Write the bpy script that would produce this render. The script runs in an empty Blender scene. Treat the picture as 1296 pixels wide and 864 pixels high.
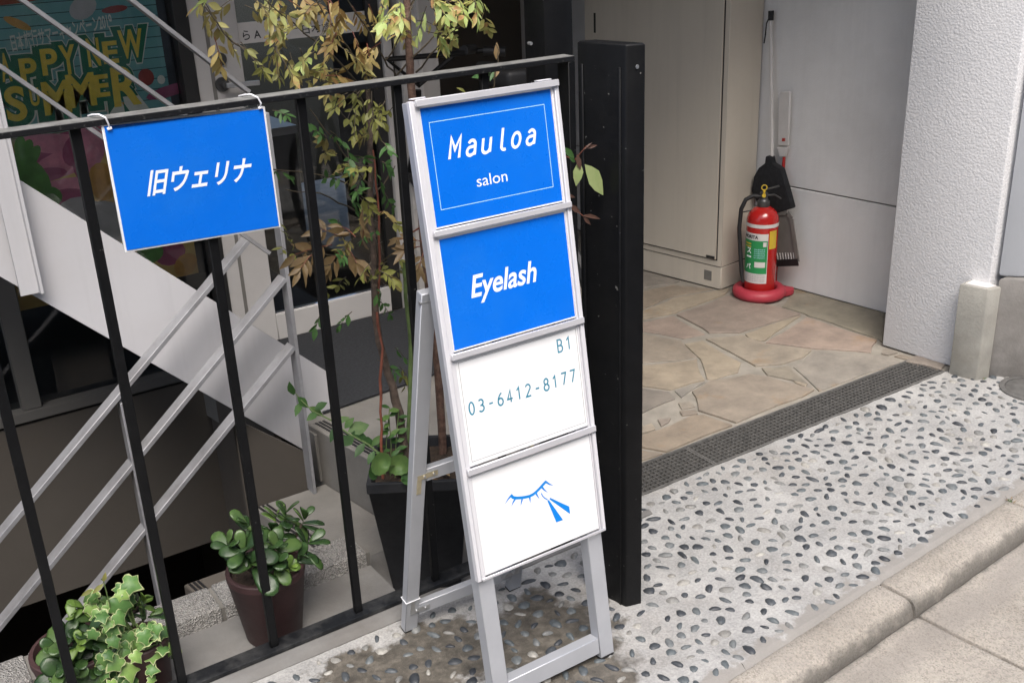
import bpy, bmesh, math, random
from mathutils import Vector, Matrix, noise as mnoise

random.seed(7)
SC = bpy.context.scene
COL = SC.collection
R_ = math.radians

# ------------------------------------------------------------------ camera
FPX, IW, IH, CAMH = 1350.0, 1296.0, 864.0, 1.6
_down = Vector((790.3 - 648, 3726.4 - 432, FPX)).normalized()
_up = -_down
_x = Vector((2880 - 648, -205 - 432, FPX)); _x = (_x - _x.dot(_up) * _up).normalized()
_y = _up.cross(_x)
RM = Matrix((_x, _y, _up))                       # world = RM @ (right, down, forward)
CAM = Vector((0, 0, CAMH))
cam_d = bpy.data.cameras.new('camera'); cam = bpy.data.objects.new('camera', cam_d); COL.objects.link(cam)
right, up, back = RM @ Vector((1, 0, 0)), RM @ Vector((0, -1, 0)), RM @ Vector((0, 0, -1))
m = Matrix((right, up, back)).transposed().to_4x4(); m.translation = CAM
cam.matrix_world = m
cam_d.sensor_width = 36.0; cam_d.lens = FPX / IW * 36.0; cam_d.clip_start = 0.02; cam_d.clip_end = 400
SC.camera = cam

# ------------------------------------------------------------------ world, sun, exposure
w = bpy.data.worlds.new('World'); SC.world = w; w.use_nodes = True
nt = w.node_tree; bg = nt.nodes['Background']
sky = nt.nodes.new('ShaderNodeTexSky'); sky.sky_type = 'NISHITA'; sky.sun_disc = False
SUN_EL, SUN_AZ = 58.0, 205.0                     # azimuth clockwise from +Y: the sun stands over the street, a little to the left
sky.sun_elevation = R_(SUN_EL); sky.sun_rotation = R_(SUN_AZ)
sky.air_density = 1.0; sky.dust_density = 4.0; sky.ozone_density = 1.0
nt.links.new(sky.outputs[0], bg.inputs[0]); bg.inputs[1].default_value = 0.115
sun_d = bpy.data.lights.new('sun', 'SUN'); sun_d.energy = 1.5; sun_d.angle = R_(35); sun_d.color = (1, .965, .92)
sun = bpy.data.objects.new('sun', sun_d); COL.objects.link(sun)
sv = Vector((math.sin(R_(SUN_AZ)) * math.cos(R_(SUN_EL)), math.cos(R_(SUN_AZ)) * math.cos(R_(SUN_EL)), math.sin(R_(SUN_EL))))
sun.rotation_euler = sv.to_track_quat('Z', 'Y').to_euler()
sun.location = (0, -3, 6)
SC.view_settings.view_transform = 'Standard'; SC.view_settings.look = 'None'
SC.view_settings.exposure = 1.15; SC.view_settings.gamma = 1.0; SC.view_settings.use_curve_mapping = False
SC.render.engine = 'CYCLES'; SC.cycles.use_denoising = True
SC.cycles.max_bounces = 6; SC.cycles.diffuse_bounces = 4; SC.cycles.transparent_max_bounces = 12

# ------------------------------------------------------------------ rays: pixel of the photograph -> place at a known depth
def ray(px, py): return RM @ Vector((px - 648, py - 432, FPX))
def atz(px, py, z=0.0): d = ray(px, py); return CAM + d * ((z - CAMH) / d.z)
def aty(px, py, y): d = ray(px, py); return CAM + d * (y / d.y)
def atx(px, py, x): d = ray(px, py); return CAM + d * (x / d.x)
def topx(P):
    c = RM.transposed() @ (Vector(P) - CAM); return 648 + FPX * c.x / c.z, 432 + FPX * c.y / c.z, c.z

# ------------------------------------------------------------------ object helpers
def wloc(o):
    v = Vector((0, 0, 0))
    while o is not None: v += o.location; o = o.parent
    return v
def tag(o, label=None, cat=None, group=None, kind=None):
    if label: o['label'] = label
    if cat: o['category'] = cat
    if group: o['group'] = group
    if kind: o['kind'] = kind
    return o
def thing(name, label, cat, loc, group=None, kind=None):
    o = bpy.data.objects.new(name, None); COL.objects.link(o); o.location = loc
    o.empty_display_size = .05
    return tag(o, label, cat, group, kind)
def struct(name, loc=(0, 0, 0)):
    o = bpy.data.objects.new(name, None); COL.objects.link(o); o.location = loc; o['kind'] = 'structure'; return o

class MB:
    """collects shapes in world coordinates; build() links them as one mesh object"""
    def __init__(s): s.v = []; s.f = []; s.mi = []
    def add(s, vs, fs, mi=0):
        b = len(s.v); s.v += [Vector(p) for p in vs]; s.f += [tuple(b + i for i in f) for f in fs]; s.mi += [mi] * len(fs); return s
    def box(s, x0, x1, y0, y1, z0, z1, M=None, mi=0):
        vs = [Vector((x, y, z)) for x in (x0, x1) for y in (y0, y1) for z in (z0, z1)]
        if M is not None: vs = [M @ v for v in vs]
        return s.add(vs, [(0, 1, 3, 2), (4, 6, 7, 5), (0, 4, 5, 1), (2, 3, 7, 6), (0, 2, 6, 4), (1, 5, 7, 3)], mi)
    def bar(s, a, b, wx, wy, upv=(0, 0, 1), mi=0):
        """rectangular bar from a to b; wx along side vector, wy along the other"""
        a = Vector(a); b = Vector(b); d = (b - a); L = d.length; d.normalize()
        u = Vector(upv); u = (u - u.dot(d) * d).normalized(); r = d.cross(u)
        M = Matrix((r, u, d)).transposed().to_4x4(); M.translation = a
        return s.box(-wx / 2, wx / 2, -wy / 2, wy / 2, 0, L, M, mi)
    def tube(s, pts, rad, n=8, cap=True, mi=0):
        pts = [Vector(p) for p in pts]; rs = rad if isinstance(rad, (list, tuple)) else [rad] * len(pts)
        b = len(s.v); u = None
        for i, p in enumerate(pts):
            d = (pts[min(i + 1, len(pts) - 1)] - pts[max(i - 1, 0)]).normalized()
            if u is None: u = d.orthogonal().normalized()
            u = (u - u.dot(d) * d).normalized(); r = d.cross(u)
            for k in range(n):
                a = 2 * math.pi * k / n; s.v.append(p + (u * math.cos(a) + r * math.sin(a)) * rs[i])
        for i in range(len(pts) - 1):
            for k in range(n):
                k2 = (k + 1) % n
                s.f.append((b + i * n + k, b + i * n + k2, b + (i + 1) * n + k2, b + (i + 1) * n + k)); s.mi.append(mi)
        if cap:
            s.f.append(tuple(b + k for k in reversed(range(n)))); s.mi.append(mi)
            s.f.append(tuple(b + (len(pts) - 1) * n + k for k in range(n))); s.mi.append(mi)
        return s
    def lathe(s, prof, c, n=32, mi=0):
        b = len(s.v); c = Vector(c)
        for r, z in prof:
            for k in range(n):
                a = 2 * math.pi * k / n; s.v.append(c + Vector((r * math.cos(a), r * math.sin(a), z)))
        for i in range(len(prof) - 1):
            for k in range(n):
                k2 = (k + 1) % n; s.f.append((b + i * n + k, b + i * n + k2, b + (i + 1) * n + k2, b + (i + 1) * n + k)); s.mi.append(mi)
        s.f.append(tuple(b + k for k in reversed(range(n)))); s.mi.append(mi)
        t = b + (len(prof) - 1) * n; s.f.append(tuple(t + k for k in range(n))); s.mi.append(mi)
        return s
    def prism(s, poly, d, mi=0):
        """polygon of 3-D points extruded by vector d"""
        n = len(poly); d = Vector(d); vs = [Vector(p) for p in poly]; vs += [p + d for p in vs]
        return s.add(vs, [tuple(range(n))[::-1], tuple(range(n, 2 * n))] + [(i, (i + 1) % n, n + (i + 1) % n, n + i) for i in range(n)], mi)
    def mesh(s, name, mats, smooth=False, bevel=0, seg=1, origin=Vector((0, 0, 0)), angle=40):
        me = bpy.data.meshes.new(name); me.from_pydata([v - origin for v in s.v], [], s.f)
        for mt in (mats if isinstance(mats, (list, tuple)) else [mats]): me.materials.append(mt)
        for p, i in zip(me.polygons, s.mi): p.material_index = i
        bm = bmesh.new(); bm.from_mesh(me)
        bmesh.ops.recalc_face_normals(bm, faces=bm.faces)
        if bevel:
            ed = [e for e in bm.edges if len(e.link_faces) == 2 and e.calc_face_angle(0) > R_(30)]
            bmesh.ops.bevel(bm, geom=ed, offset=bevel, segments=seg, affect='EDGES', profile=.5, clamp_overlap=True)
        bm.to_mesh(me); bm.free()
        if smooth or bevel:
            me.polygons.foreach_set('use_smooth', [True] * len(me.polygons))
            me.set_sharp_from_angle(angle=R_(angle))
        me.update(); return me
    def build(s, name, mats, parent=None, smooth=False, bevel=0, seg=1, angle=40):
        o = bpy.data.objects.new(name, s.mesh(name, mats, smooth, bevel, seg, wloc(parent) if parent else Vector((0, 0, 0)), angle))
        COL.objects.link(o)
        if parent: o.parent = parent
        return o

def piece(name, me, parent, P, rot=None, scale=(1, 1, 1)):
    o = bpy.data.objects.new(name, me); COL.objects.link(o); o.parent = parent
    o.location = Vector(P) - wloc(parent)
    if rot is not None: o.rotation_euler = rot.to_euler() if isinstance(rot, Matrix) else rot
    o.scale = scale if not isinstance(scale, (int, float)) else (scale,) * 3
    return o
def frame(d, n):
    """rotation whose Y runs along d and Z towards n"""
    d = Vector(d).normalized(); n = Vector(n); n = (n - n.dot(d) * d)
    n = n.normalized() if n.length > 1e-6 else d.orthogonal().normalized()
    x = d.cross(n); return Matrix((x, d, n)).transposed()

# ------------------------------------------------------------------ materials
def new_mat(name):
    mt = bpy.data.materials.new(name); mt.use_nodes = True
    t = mt.node_tree; return mt, t, t.nodes['Principled BSDF']
def N(t, typ, **kw):
    n = t.nodes.new(typ)
    for k, v in kw.items():
        if k in n.inputs: n.inputs[k].default_value = v
        else: setattr(n, k, v)
    return n
def ramp(t, fac, stops):
    r = t.nodes.new('ShaderNodeValToRGB'); cr = r.color_ramp
    while len(cr.elements) < len(stops): cr.elements.new(.5)
    for e, (p, c) in zip(cr.elements, stops):
        e.position = p; e.color = (*c, 1) if len(c) == 3 else c
    t.links.new(fac, r.inputs[0]); return r.outputs[0]
def mixc(t, fac, a, b, mode='MIX'):
    n = t.nodes.new('ShaderNodeMix'); n.data_type = 'RGBA'; n.blend_type = mode
    for sock, v in ((n.inputs[0], fac), (n.inputs[6], a), (n.inputs[7], b)):
        if hasattr(v, 'is_linked'): t.links.new(v, sock)
        elif isinstance(v, (int, float)): sock.default_value = v
        else: sock.default_value = (*v, 1)
    return n.outputs[2]
def math_(t, op, a, b=0.0, clamp=False):
    n = t.nodes.new('ShaderNodeMath'); n.operation = op; n.use_clamp = clamp
    for sock, v in ((n.inputs[0], a), (n.inputs[1], b)):
        if hasattr(v, 'is_linked'): t.links.new(v, sock)
        else: sock.default_value = v
    return n.outputs[0]
def pos(t): return t.nodes.new('ShaderNodeNewGeometry').outputs['Position']
def noi(t, vec, scale, detail=5, rough=.6):
    n = N(t, 'ShaderNodeTexNoise', Scale=scale, Detail=detail, Roughness=rough); t.links.new(vec, n.inputs['Vector']); return n.outputs[0]
def bumpn(t, bsdf, h, strength, dist=.01):
    b = N(t, 'ShaderNodeBump', Strength=strength, Distance=dist); t.links.new(h, b.inputs['Height']); t.links.new(b.outputs[0], bsdf.inputs['Normal']); return b
def mat(name, col, var=.12, scale=8, rough=.6, rvar=.1, bump=.15, bscale=90, bdist=.003, metal=0, spec=.5, dirt=None, dscale=3, damt=.5, rnd=0.0, coat=0, streak=0.0, chips=None):
    """painted or plain surface: two-scale tint noise, uneven gloss, fine relief, optional dirt in blotches"""
    mt, t, b = new_mat(name); p = pos(t)
    lo = tuple(c * (1 - var) for c in col); hi = tuple(min(1, c * (1 + var)) for c in col)
    c = ramp(t, noi(t, p, scale), [(.3, lo), (.7, hi)])
    if rnd:
        oi = t.nodes.new('ShaderNodeObjectInfo')
        f = math_(t, 'MULTIPLY_ADD', oi.outputs['Random'], 2 * rnd); t.nodes[-1].inputs[2].default_value = 1 - rnd
        hs = t.nodes.new('ShaderNodeHueSaturation'); t.links.new(c, hs.inputs['Color']); t.links.new(f, hs.inputs['Value']); c = hs.outputs[0]
    if dirt:
        f = math_(t, 'MULTIPLY', ramp(t, noi(t, p, dscale, 8, .7), [(.45, (0, 0, 0)), (.7, (1, 1, 1))]), damt)
        c = mixc(t, f, c, dirt)
    if chips:                                    # sparse chips and scratches in the paint
        f = ramp(t, noi(t, p, 75, 3, .6), [(.715, (0, 0, 0)), (.735, (1, 1, 1))]); c = mixc(t, math_(t, 'MULTIPLY', f, .8), c, chips)
    if streak:                                   # rain and hand marks that run down the face
        mp = t.nodes.new('ShaderNodeMapping'); mp.inputs['Scale'].default_value = (22, 22, 1.3); t.links.new(p, mp.inputs['Vector'])
        f = math_(t, 'MULTIPLY', ramp(t, noi(t, mp.outputs[0], 1.0, 6, .65), [(.48, (0, 0, 0)), (.78, (1, 1, 1))]), streak); c = mixc(t, f, c, tuple(k * .45 for k in col))
    t.links.new(c, b.inputs['Base Color'])
    r = t.nodes.new('ShaderNodeMapRange'); t.links.new(noi(t, p, scale * 3), r.inputs[0]); r.inputs[3].default_value = max(.02, rough - rvar); r.inputs[4].default_value = min(1, rough + rvar)
    t.links.new(r.outputs[0], b.inputs['Roughness'])
    if bump: bumpn(t, b, noi(t, p, bscale, 4), bump, bdist)
    b.inputs['Metallic'].default_value = metal; b.inputs['Specular IOR Level'].default_value = spec
    if coat: b.inputs['Coat Weight'].default_value = coat
    return mt
def leaf_mat(name, stops, rough=.45, trans=.35, vein=True, spec=.4):
    """leaf: tint picked at random per leaf, mottled, light passes through"""
    mt, t, b = new_mat(name)
    oi = t.nodes.new('ShaderNodeObjectInfo'); tc = t.nodes.new('ShaderNodeTexCoord')
    f = math_(t, 'ADD', oi.outputs['Random'], math_(t, 'MULTIPLY', math_(t, 'SUBTRACT', noi(t, pos(t), 45, 3), .5), .9), True)
    c = ramp(t, f, stops)
    t.links.new(c, b.inputs['Base Color']); b.inputs['Roughness'].default_value = rough; b.inputs['Specular IOR Level'].default_value = spec
    bumpn(t, b, noi(t, tc.outputs['Object'], 180, 2), .15, .002)
    tr = t.nodes.new('ShaderNodeBsdfTranslucent'); t.links.new(c, tr.inputs[0])
    mx = t.nodes.new('ShaderNodeMixShader'); mx.inputs[0].default_value = trans
    t.links.new(b.outputs[0], mx.inputs[1]); t.links.new(tr.outputs[0], mx.inputs[2]); t.links.new(mx.outputs[0], t.nodes['Material Output'].inputs[0])
    return mt
def glass_mat(name, tint=(.95, .96, .96)):
    mt, t, b = new_mat(name)
    tr = N(t, 'ShaderNodeBsdfTransparent'); tr.inputs[0].default_value = (*tint, 1)
    gl = t.nodes.new('ShaderNodeBsdfGlossy'); gl.inputs['Roughness'].default_value = .03
    fr = N(t, 'ShaderNodeFresnel', IOR=1.5); mx = t.nodes.new('ShaderNodeMixShader')
    t.links.new(fr.outputs[0], mx.inputs[0]); t.links.new(tr.outputs[0], mx.inputs[1]); t.links.new(gl.outputs[0], mx.inputs[2])
    t.links.new(mx.outputs[0], t.nodes['Material Output'].inputs[0]); return mt

M = {}
M['black_paint'] = mat('black_paint', (.0035, .0038, .0046), .25, 30, .5, .12, .10, 220, .001, spec=.25, dirt=(.012, .012, .012), dscale=14, damt=.35, chips=(.16, .16, .155))
def dusty_black():
    mt, t, b = new_mat('black_rail'); p = pos(t); g = t.nodes.new('ShaderNodeNewGeometry'); sep = t.nodes.new('ShaderNodeSeparateXYZ'); t.links.new(g.outputs['Normal'], sep.inputs[0])
    upf = ramp(t, sep.outputs[2], [(.55, (0, 0, 0)), (.9, (1, 1, 1))]); d = ramp(t, noi(t, p, 26, 8, .7), [(.25, (.35, .35, .35)), (.6, (1, 1, 1))])
    spk = ramp(t, noi(t, p, 150, 3, .6), [(.60, (0, 0, 0)), (.72, (1, 1, 1))])
    c = mixc(t, math_(t, 'MULTIPLY', upf, d), (.006, .0065, .008), (.24, .24, .23)); c = mixc(t, math_(t, 'MULTIPLY', spk, .25), c, (.20, .20, .19))
    t.links.new(c, b.inputs['Base Color']); b.inputs['Roughness'].default_value = .5; b.inputs['Specular IOR Level'].default_value = .35; bumpn(t, b, noi(t, p, 240, 3), .15, .001); return mt
M['black_rail'] = dusty_black()
M['alu'] = mat('alu', (.43, .445, .475), .05, 12, .45, .1, .05, 300, .0005, metal=.25, spec=.5)
M['alu_strip'] = mat('alu_strip', (.56, .56, .585), .05, 14, .4, .08, .05, 300, .0005, metal=.2)
M['alu_white'] = mat('alu_white', (.70, .70, .73), .03, 12, .4, .08, .04, 300, .0005, metal=.1)
M['white_print'] = mat('white_print', (.84, .85, .86), .02, 6, .30, .08, .06, 5, .02, dirt=(.70, .70, .69), dscale=5, damt=.35)
M['blue_print'] = mat('blue_print', (.001, .150, .72), .05, 5, .28, .08, .06, 5, .02, dirt=(.02, .19, .66), dscale=4, damt=.35)
M['blue_ink'] = mat('blue_ink', (.0015, .22, .72), .03, 6, .35, .05, 0)
M['teal_ink'] = mat('teal_ink', (.006, .21, .33), .03, 6, .4, .05, 0)
M['grey_ink'] = mat('grey_ink', (.25, .25, .25), .03, 6, .4, .05, 0)
M['white_ink'] = mat('white_ink', (.88, .9, .92), .01, 6, .35, .05, 0)
M['pale_ink'] = mat('pale_ink', (.45, .75, .88), .01, 6, .35, .05, 0)
M['brass'] = mat('brass', (.62, .55, .38), .12, 40, .35, .1, .1, 300, .0005, metal=.8)
M['steel'] = mat('steel', (.55, .56, .57), .1, 30, .38, .1, .08, 200, .0005, metal=.8)
M['white_steel'] = mat('white_steel', (.52, .52, .54), .05, 4, .5, .1, .05, 120, .001, dirt=(.36, .35, .34), dscale=2, damt=.35, streak=.15)
M['rail_steel'] = mat('rail_steel', (.32, .323, .34), .12, 9, .42, .12, .08, 200, .0008, metal=.3, dirt=(.16, .155, .15), dscale=12, damt=.5)
M['door_white'] = mat('door_white', (.52, .505, .49), .05, 5, .45, .1, .05, 150, .001, dirt=(.4, .38, .36), dscale=3, damt=.3)
M['frame_dark'] = mat('frame_dark', (.02, .02, .02), .2, 8, .4, .1, .05, 150, .001)
M['frame_shaded'] = mat('frame_shaded', (.12, .117, .11), .08, 6, .45, .1, .05, 150, .001)  # white frames greyed in their colour for the shade under the stairs
M['glass'] = glass_mat('glass')
M['glass_dark'] = glass_mat('glass_dark', (.96, .965, .965))
M['concrete'] = mat('concrete', (.175, .168, .153), .2, 5, .85, .08, .35, 140, .004, dirt=(.14, .13, .12), dscale=3, damt=.6)
M['ledge'] = mat('ledge', (.175, .172, .165), .18, 6, .85, .08, .3, 160, .003, dirt=(.12, .11, .10), dscale=3.2, damt=.75)
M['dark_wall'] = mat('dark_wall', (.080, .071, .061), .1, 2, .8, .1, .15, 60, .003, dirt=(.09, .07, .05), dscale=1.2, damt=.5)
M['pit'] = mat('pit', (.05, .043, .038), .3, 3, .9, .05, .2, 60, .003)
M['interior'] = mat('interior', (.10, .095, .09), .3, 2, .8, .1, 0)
M['mat_dark'] = mat('mat_dark', (.022, .024, .028), .3, 90, .95, .04, .8, 420, .004)
M['beige'] = mat('beige', (.60, .55, .465), .04, 3, .5, .08, .06, 200, .001, dirt=(.46, .41, .34), dscale=3, damt=.35, streak=.15)
M['dark_gap'] = mat('dark_gap', (.03, .028, .025), .2, 10, .8, .1, 0)
M['stucco_in'] = mat('stucco_in', (.72, .715, .705), .05, 3, .85, .06, .35, 150, .003, dirt=(.54, .53, .51), dscale=2.4, damt=.4, streak=.12)
M['tie'] = mat('tie', (.85, .86, .88), .02, 10, .3, .05, 0)
M['red_paint'] = mat('red_paint', (.42, .015, .013), .06, 20, .24, .06, .02, 200, .0005, coat=.5)
M['pink_plastic'] = mat('pink_plastic', (.38, .035, .055), .1, 20, .5, .08, .05, 200, .0005)
M['yellow'] = mat('yellow', (.60, .42, .04), .08, 20, .4, .1, 0)
M['handle_dark'] = mat('handle_dark', (.10, .10, .10), .15, 30, .4, .1, .05, 200, .0005, metal=.6)
M['green_ink'] = mat('green_ink', (.02, .25, .075), .05, 20, .4, .05, 0)
M['black_rubber'] = mat('black_rubber', (.014, .014, .015), .2, 40, .55, .1, .2, 200, .001)
M['bristle'] = mat('bristle', (.012, .013, .016), .5, 60, .9, .05, .8, 300, .006)
M['grey_plastic'] = mat('grey_plastic', (.17, .163, .15), .1, 20, .45, .1, .05, 200, .0005)
M['white_plastic'] = mat('white_plastic', (.62, .60, .58), .05, 20, .5, .1, .05, 200, .0005)
M['pot_brown'] = mat('pot_brown', (.052, .025, .025), .15, 14, .6, .1, .15, 120, .002, dirt=(.05, .03, .03), dscale=8, damt=.5)
M['planter_black'] = mat('planter_black', (.013, .014, .017), .2, 20, .7, .1, .15, 160, .002, dirt=(.035, .035, .035), dscale=8, damt=.4)
M['soil'] = mat('soil', (.045, .03, .02), .5, 60, .95, .04, .9, 160, .01)
M['bark'] = mat('bark', (.10, .055, .04), .5, 60, .8, .1, .8, 220, .006, dirt=(.22, .15, .11), dscale=40, damt=.6)
M['bark_grey'] = mat('bark_grey', (.09, .065, .05), .45, 50, .85, .1, .8, 200, .006)
M['twig'] = mat('twig', (.07, .055, .035), .4, 40, .7, .1, .2, 200, .002)
M['red_twig'] = mat('red_twig', (.16, .05, .03), .35, 40, .6, .1, .2, 200, .002)
M['cane'] = mat('cane', (.10, .15, .05), .3, 30, .5, .1, .15, 150, .002)
M['ochre'] = leaf_mat('ochre_leaf', [(.0, (.20, .155, .055)), (.4, (.31, .275, .10)), (.75, (.41, .39, .15)), (1, (.47, .51, .20))])
M['orange'] = leaf_mat('orange_leaf', [(.0, (.16, .09, .03)), (.5, (.29, .19, .065)), (1, (.40, .32, .12))])
M['lime'] = leaf_mat('lime_leaf', [(.0, (.48, .27, .12)), (.14, (.46, .44, .15)), (.5, (.40, .52, .15)), (1, (.50, .60, .25))])
M['olive'] = leaf_mat('olive_leaf', [(.0, (.12, .12, .03)), (.5, (.24, .25, .07)), (1, (.36, .34, .10))])
M['green'] = leaf_mat('green_leaf', [(.0, (.035, .09, .025)), (.5, (.07, .16, .045)), (1, (.14, .24, .07))])
M['tan'] = leaf_mat('tan_leaf', [(.0, (.17, .115, .055)), (.5, (.25, .19, .09)), (1, (.32, .28, .13))])
M['fresh'] = leaf_mat('fresh_leaf', [(.0, (.20, .30, .10)), (.6, (.30, .42, .16)), (1, (.42, .48, .22))])
M['maroon'] = leaf_mat('maroon_leaf', [(.0, (.06, .03, .025)), (1, (.14, .08, .06))])
M['jade'] = leaf_mat('jade_leaf', [(.0, (.018, .042, .014)), (.5, (.034, .075, .022)), (1, (.08, .14, .04))], .26, .06, spec=.5)
M['jade_young'] = leaf_mat('jade_young_leaf', [(.0, (.07, .14, .03)), (1, (.16, .26, .05))], .3, .12, spec=.5)
M['ivy'] = leaf_mat('ivy_leaf', [(.0, (.05, .12, .035)), (.5, (.11, .23, .065)), (1, (.24, .38, .10))], .4, .15)
M['cream'] = leaf_mat('cream_leaf', [(.0, (.36, .44, .18)), (1, (.60, .64, .36))], .45, .2)
M['dry'] = leaf_mat('dry_leaf', [(.0, (.16, .09, .04)), (1, (.34, .24, .12))], .7, .1)
# ---- special ground materials
def mortar_mat():
    mt, t, b = new_mat('mortar'); p = pos(t)
    c = ramp(t, noi(t, p, 7, 8, .65), [(.25, (.25, .25, .245)), (.5, (.355, .352, .342)), (.78, (.47, .465, .448))])
    worn = ramp(t, noi(t, p, 2.6, 6, .7), [(.5, (0, 0, 0)), (.62, (1, 1, 1))])
    c = mixc(t, math_(t, 'MULTIPLY', worn, .5), c, (.28, .265, .245))
    fine = ramp(t, noi(t, p, 160, 3, .6), [(.35, (.80, .80, .80)), (.65, (1.1, 1.1, 1.1))])
    c = mixc(t, 1.0, c, fine, 'MULTIPLY')
    sep0 = t.nodes.new('ShaderNodeSeparateXYZ'); t.links.new(p, sep0.inputs[0])
    kd = math_(t, 'SUBTRACT', sep0.outputs[1], math_(t, 'ADD', math_(t, 'MULTIPLY', sep0.outputs[0], math.tan(R_(4.1))), 1.383 - 1.952 * math.tan(R_(4.1))))
    kd = math_(t, 'ADD', kd, math_(t, 'MULTIPLY', math_(t, 'SUBTRACT', noi(t, p, 14, 5, .6), .5), .16))
    c = mixc(t, math_(t, 'MULTIPLY', ramp(t, kd, [(.035, (1, 1, 1)), (.05, (0, 0, 0))]), .85), c, (.25, .235, .215))
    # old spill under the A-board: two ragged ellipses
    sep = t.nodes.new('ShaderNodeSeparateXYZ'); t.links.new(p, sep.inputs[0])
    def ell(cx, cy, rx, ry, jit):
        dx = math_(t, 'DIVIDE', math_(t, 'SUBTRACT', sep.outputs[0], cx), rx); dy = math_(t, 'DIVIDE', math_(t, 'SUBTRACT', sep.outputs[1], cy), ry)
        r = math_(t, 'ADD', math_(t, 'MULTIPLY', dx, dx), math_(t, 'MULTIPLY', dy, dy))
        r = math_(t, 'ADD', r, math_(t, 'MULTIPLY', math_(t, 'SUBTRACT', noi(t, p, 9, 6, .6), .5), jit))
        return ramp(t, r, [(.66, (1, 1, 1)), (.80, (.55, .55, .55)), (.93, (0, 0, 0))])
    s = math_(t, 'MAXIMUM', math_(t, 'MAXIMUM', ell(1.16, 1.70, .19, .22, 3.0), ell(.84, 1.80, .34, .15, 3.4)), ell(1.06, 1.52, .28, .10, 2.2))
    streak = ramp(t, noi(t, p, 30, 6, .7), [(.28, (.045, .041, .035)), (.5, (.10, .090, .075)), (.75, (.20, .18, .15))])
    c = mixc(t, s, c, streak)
    t.links.new(c, b.inputs['Base Color'])
    rr = math_(t, 'SUBTRACT', .8, math_(t, 'MULTIPLY', s, .28)); t.links.new(rr, b.inputs['Roughness'])
    h = math_(t, 'ADD', noi(t, p, 60, 6, .6), math_(t, 'MULTIPLY', noi(t, p, 260, 3), .5)); bumpn(t, b, h, .45, .006)
    return mt
KA = R_(4.1)
def kerb_mat():
    mt, t, b = new_mat('kerb_concrete'); p = pos(t)
    c = ramp(t, noi(t, p, 5, 8, .7), [(.3, (.27, .245, .212)), (.7, (.385, .355, .312))])
    v = N(t, 'ShaderNodeTexVoronoi', Scale=260.0); t.links.new(p, v.inputs['Vector'])
    sp = ramp(t, v.outputs['Color'], [(.12, (.72, .71, .69)), (.45, (1, 1, 1)), (.9, (1.18, 1.16, 1.13))])
    c = mixc(t, 1.0, c, sp, 'MULTIPLY')
    d = ramp(t, noi(t, p, 140, 2, .5), [(.64, (0, 0, 0)), (.70, (1, 1, 1))]); c = mixc(t, math_(t, 'MULTIPLY', d, .55), c, (.15, .14, .125))
    # traffic grime that lies in a band along the gutter
    g = ramp(t, noi(t, p, 3.1, 6, .7), [(.46, (0, 0, 0)), (.68, (1, 1, 1))]); c = mixc(t, math_(t, 'MULTIPLY', g, .4), c, (.27, .25, .23))
    # silt washed along the gutter: a ragged line at the foot and a broad damp band
    sep = t.nodes.new('ShaderNodeSeparateXYZ'); t.links.new(p, sep.inputs[0])
    td = math_(t, 'SUBTRACT', math_(t, 'ADD', math_(t, 'MULTIPLY', sep.outputs[0], math.sin(KA)), 1.383 * math.cos(KA) - 1.952 * math.sin(KA)), math_(t, 'MULTIPLY', sep.outputs[1], math.cos(KA)))
    tj = math_(t, 'ADD', td, math_(t, 'MULTIPLY', math_(t, 'SUBTRACT', noi(t, p, 22, 6, .65), .5), .05))
    silt = ramp(t, tj, [(.080, (0, 0, 0)), (.097, (1, 1, 1)), (.108, (1, 1, 1)), (.122, (0, 0, 0))])
    c = mixc(t, math_(t, 'MULTIPLY', silt, .72), c, (.10, .095, .085))
    tk = math_(t, 'ADD', td, math_(t, 'MULTIPLY', math_(t, 'SUBTRACT', noi(t, p, 7, 6, .7), .5), .16))
    damp = ramp(t, tk, [(.11, (0, 0, 0)), (.15, (1, 1, 1)), (.19, (1, 1, 1)), (.24, (0, 0, 0))])
    c = mixc(t, math_(t, 'MULTIPLY', damp, .5), c, (.23, .21, .19))
    t.links.new(c, b.inputs['Base Color']); b.inputs['Roughness'].default_value = .9
    h = math_(t, 'ADD', noi(t, p, 120, 6, .7), math_(t, 'MULTIPLY', v.outputs['Distance'], .6)); bumpn(t, b, h, .45, .004)
    return mt
def stucco_mat():
    mt, t, b = new_mat('stucco'); p = pos(t)
    c = ramp(t, noi(t, p, 3, 5), [(.3, (.72, .725, .74)), (.7, (.79, .79, .80))])
    d = ramp(t, noi(t, p, 6, 7, .7), [(.6, (0, 0, 0)), (.75, (1, 1, 1))]); c = mixc(t, math_(t, 'MULTIPLY', d, .25), c, (.5, .5, .5))
    t.links.new(c, b.inputs['Base Color']); b.inputs['Roughness'].default_value = .75
    v = N(t, 'ShaderNodeTexVoronoi', Scale=135.0); v.feature = 'SMOOTH_F1'; v.inputs['Smoothness'].default_value = .6; t.links.new(p, v.inputs['Vector'])
    h = math_(t, 'SUBTRACT', math_(t, 'MULTIPLY', noi(t, p, 45, 2), .7), v.outputs['Distance'])
    bumpn(t, b, h, .28, .0045); return mt
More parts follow.
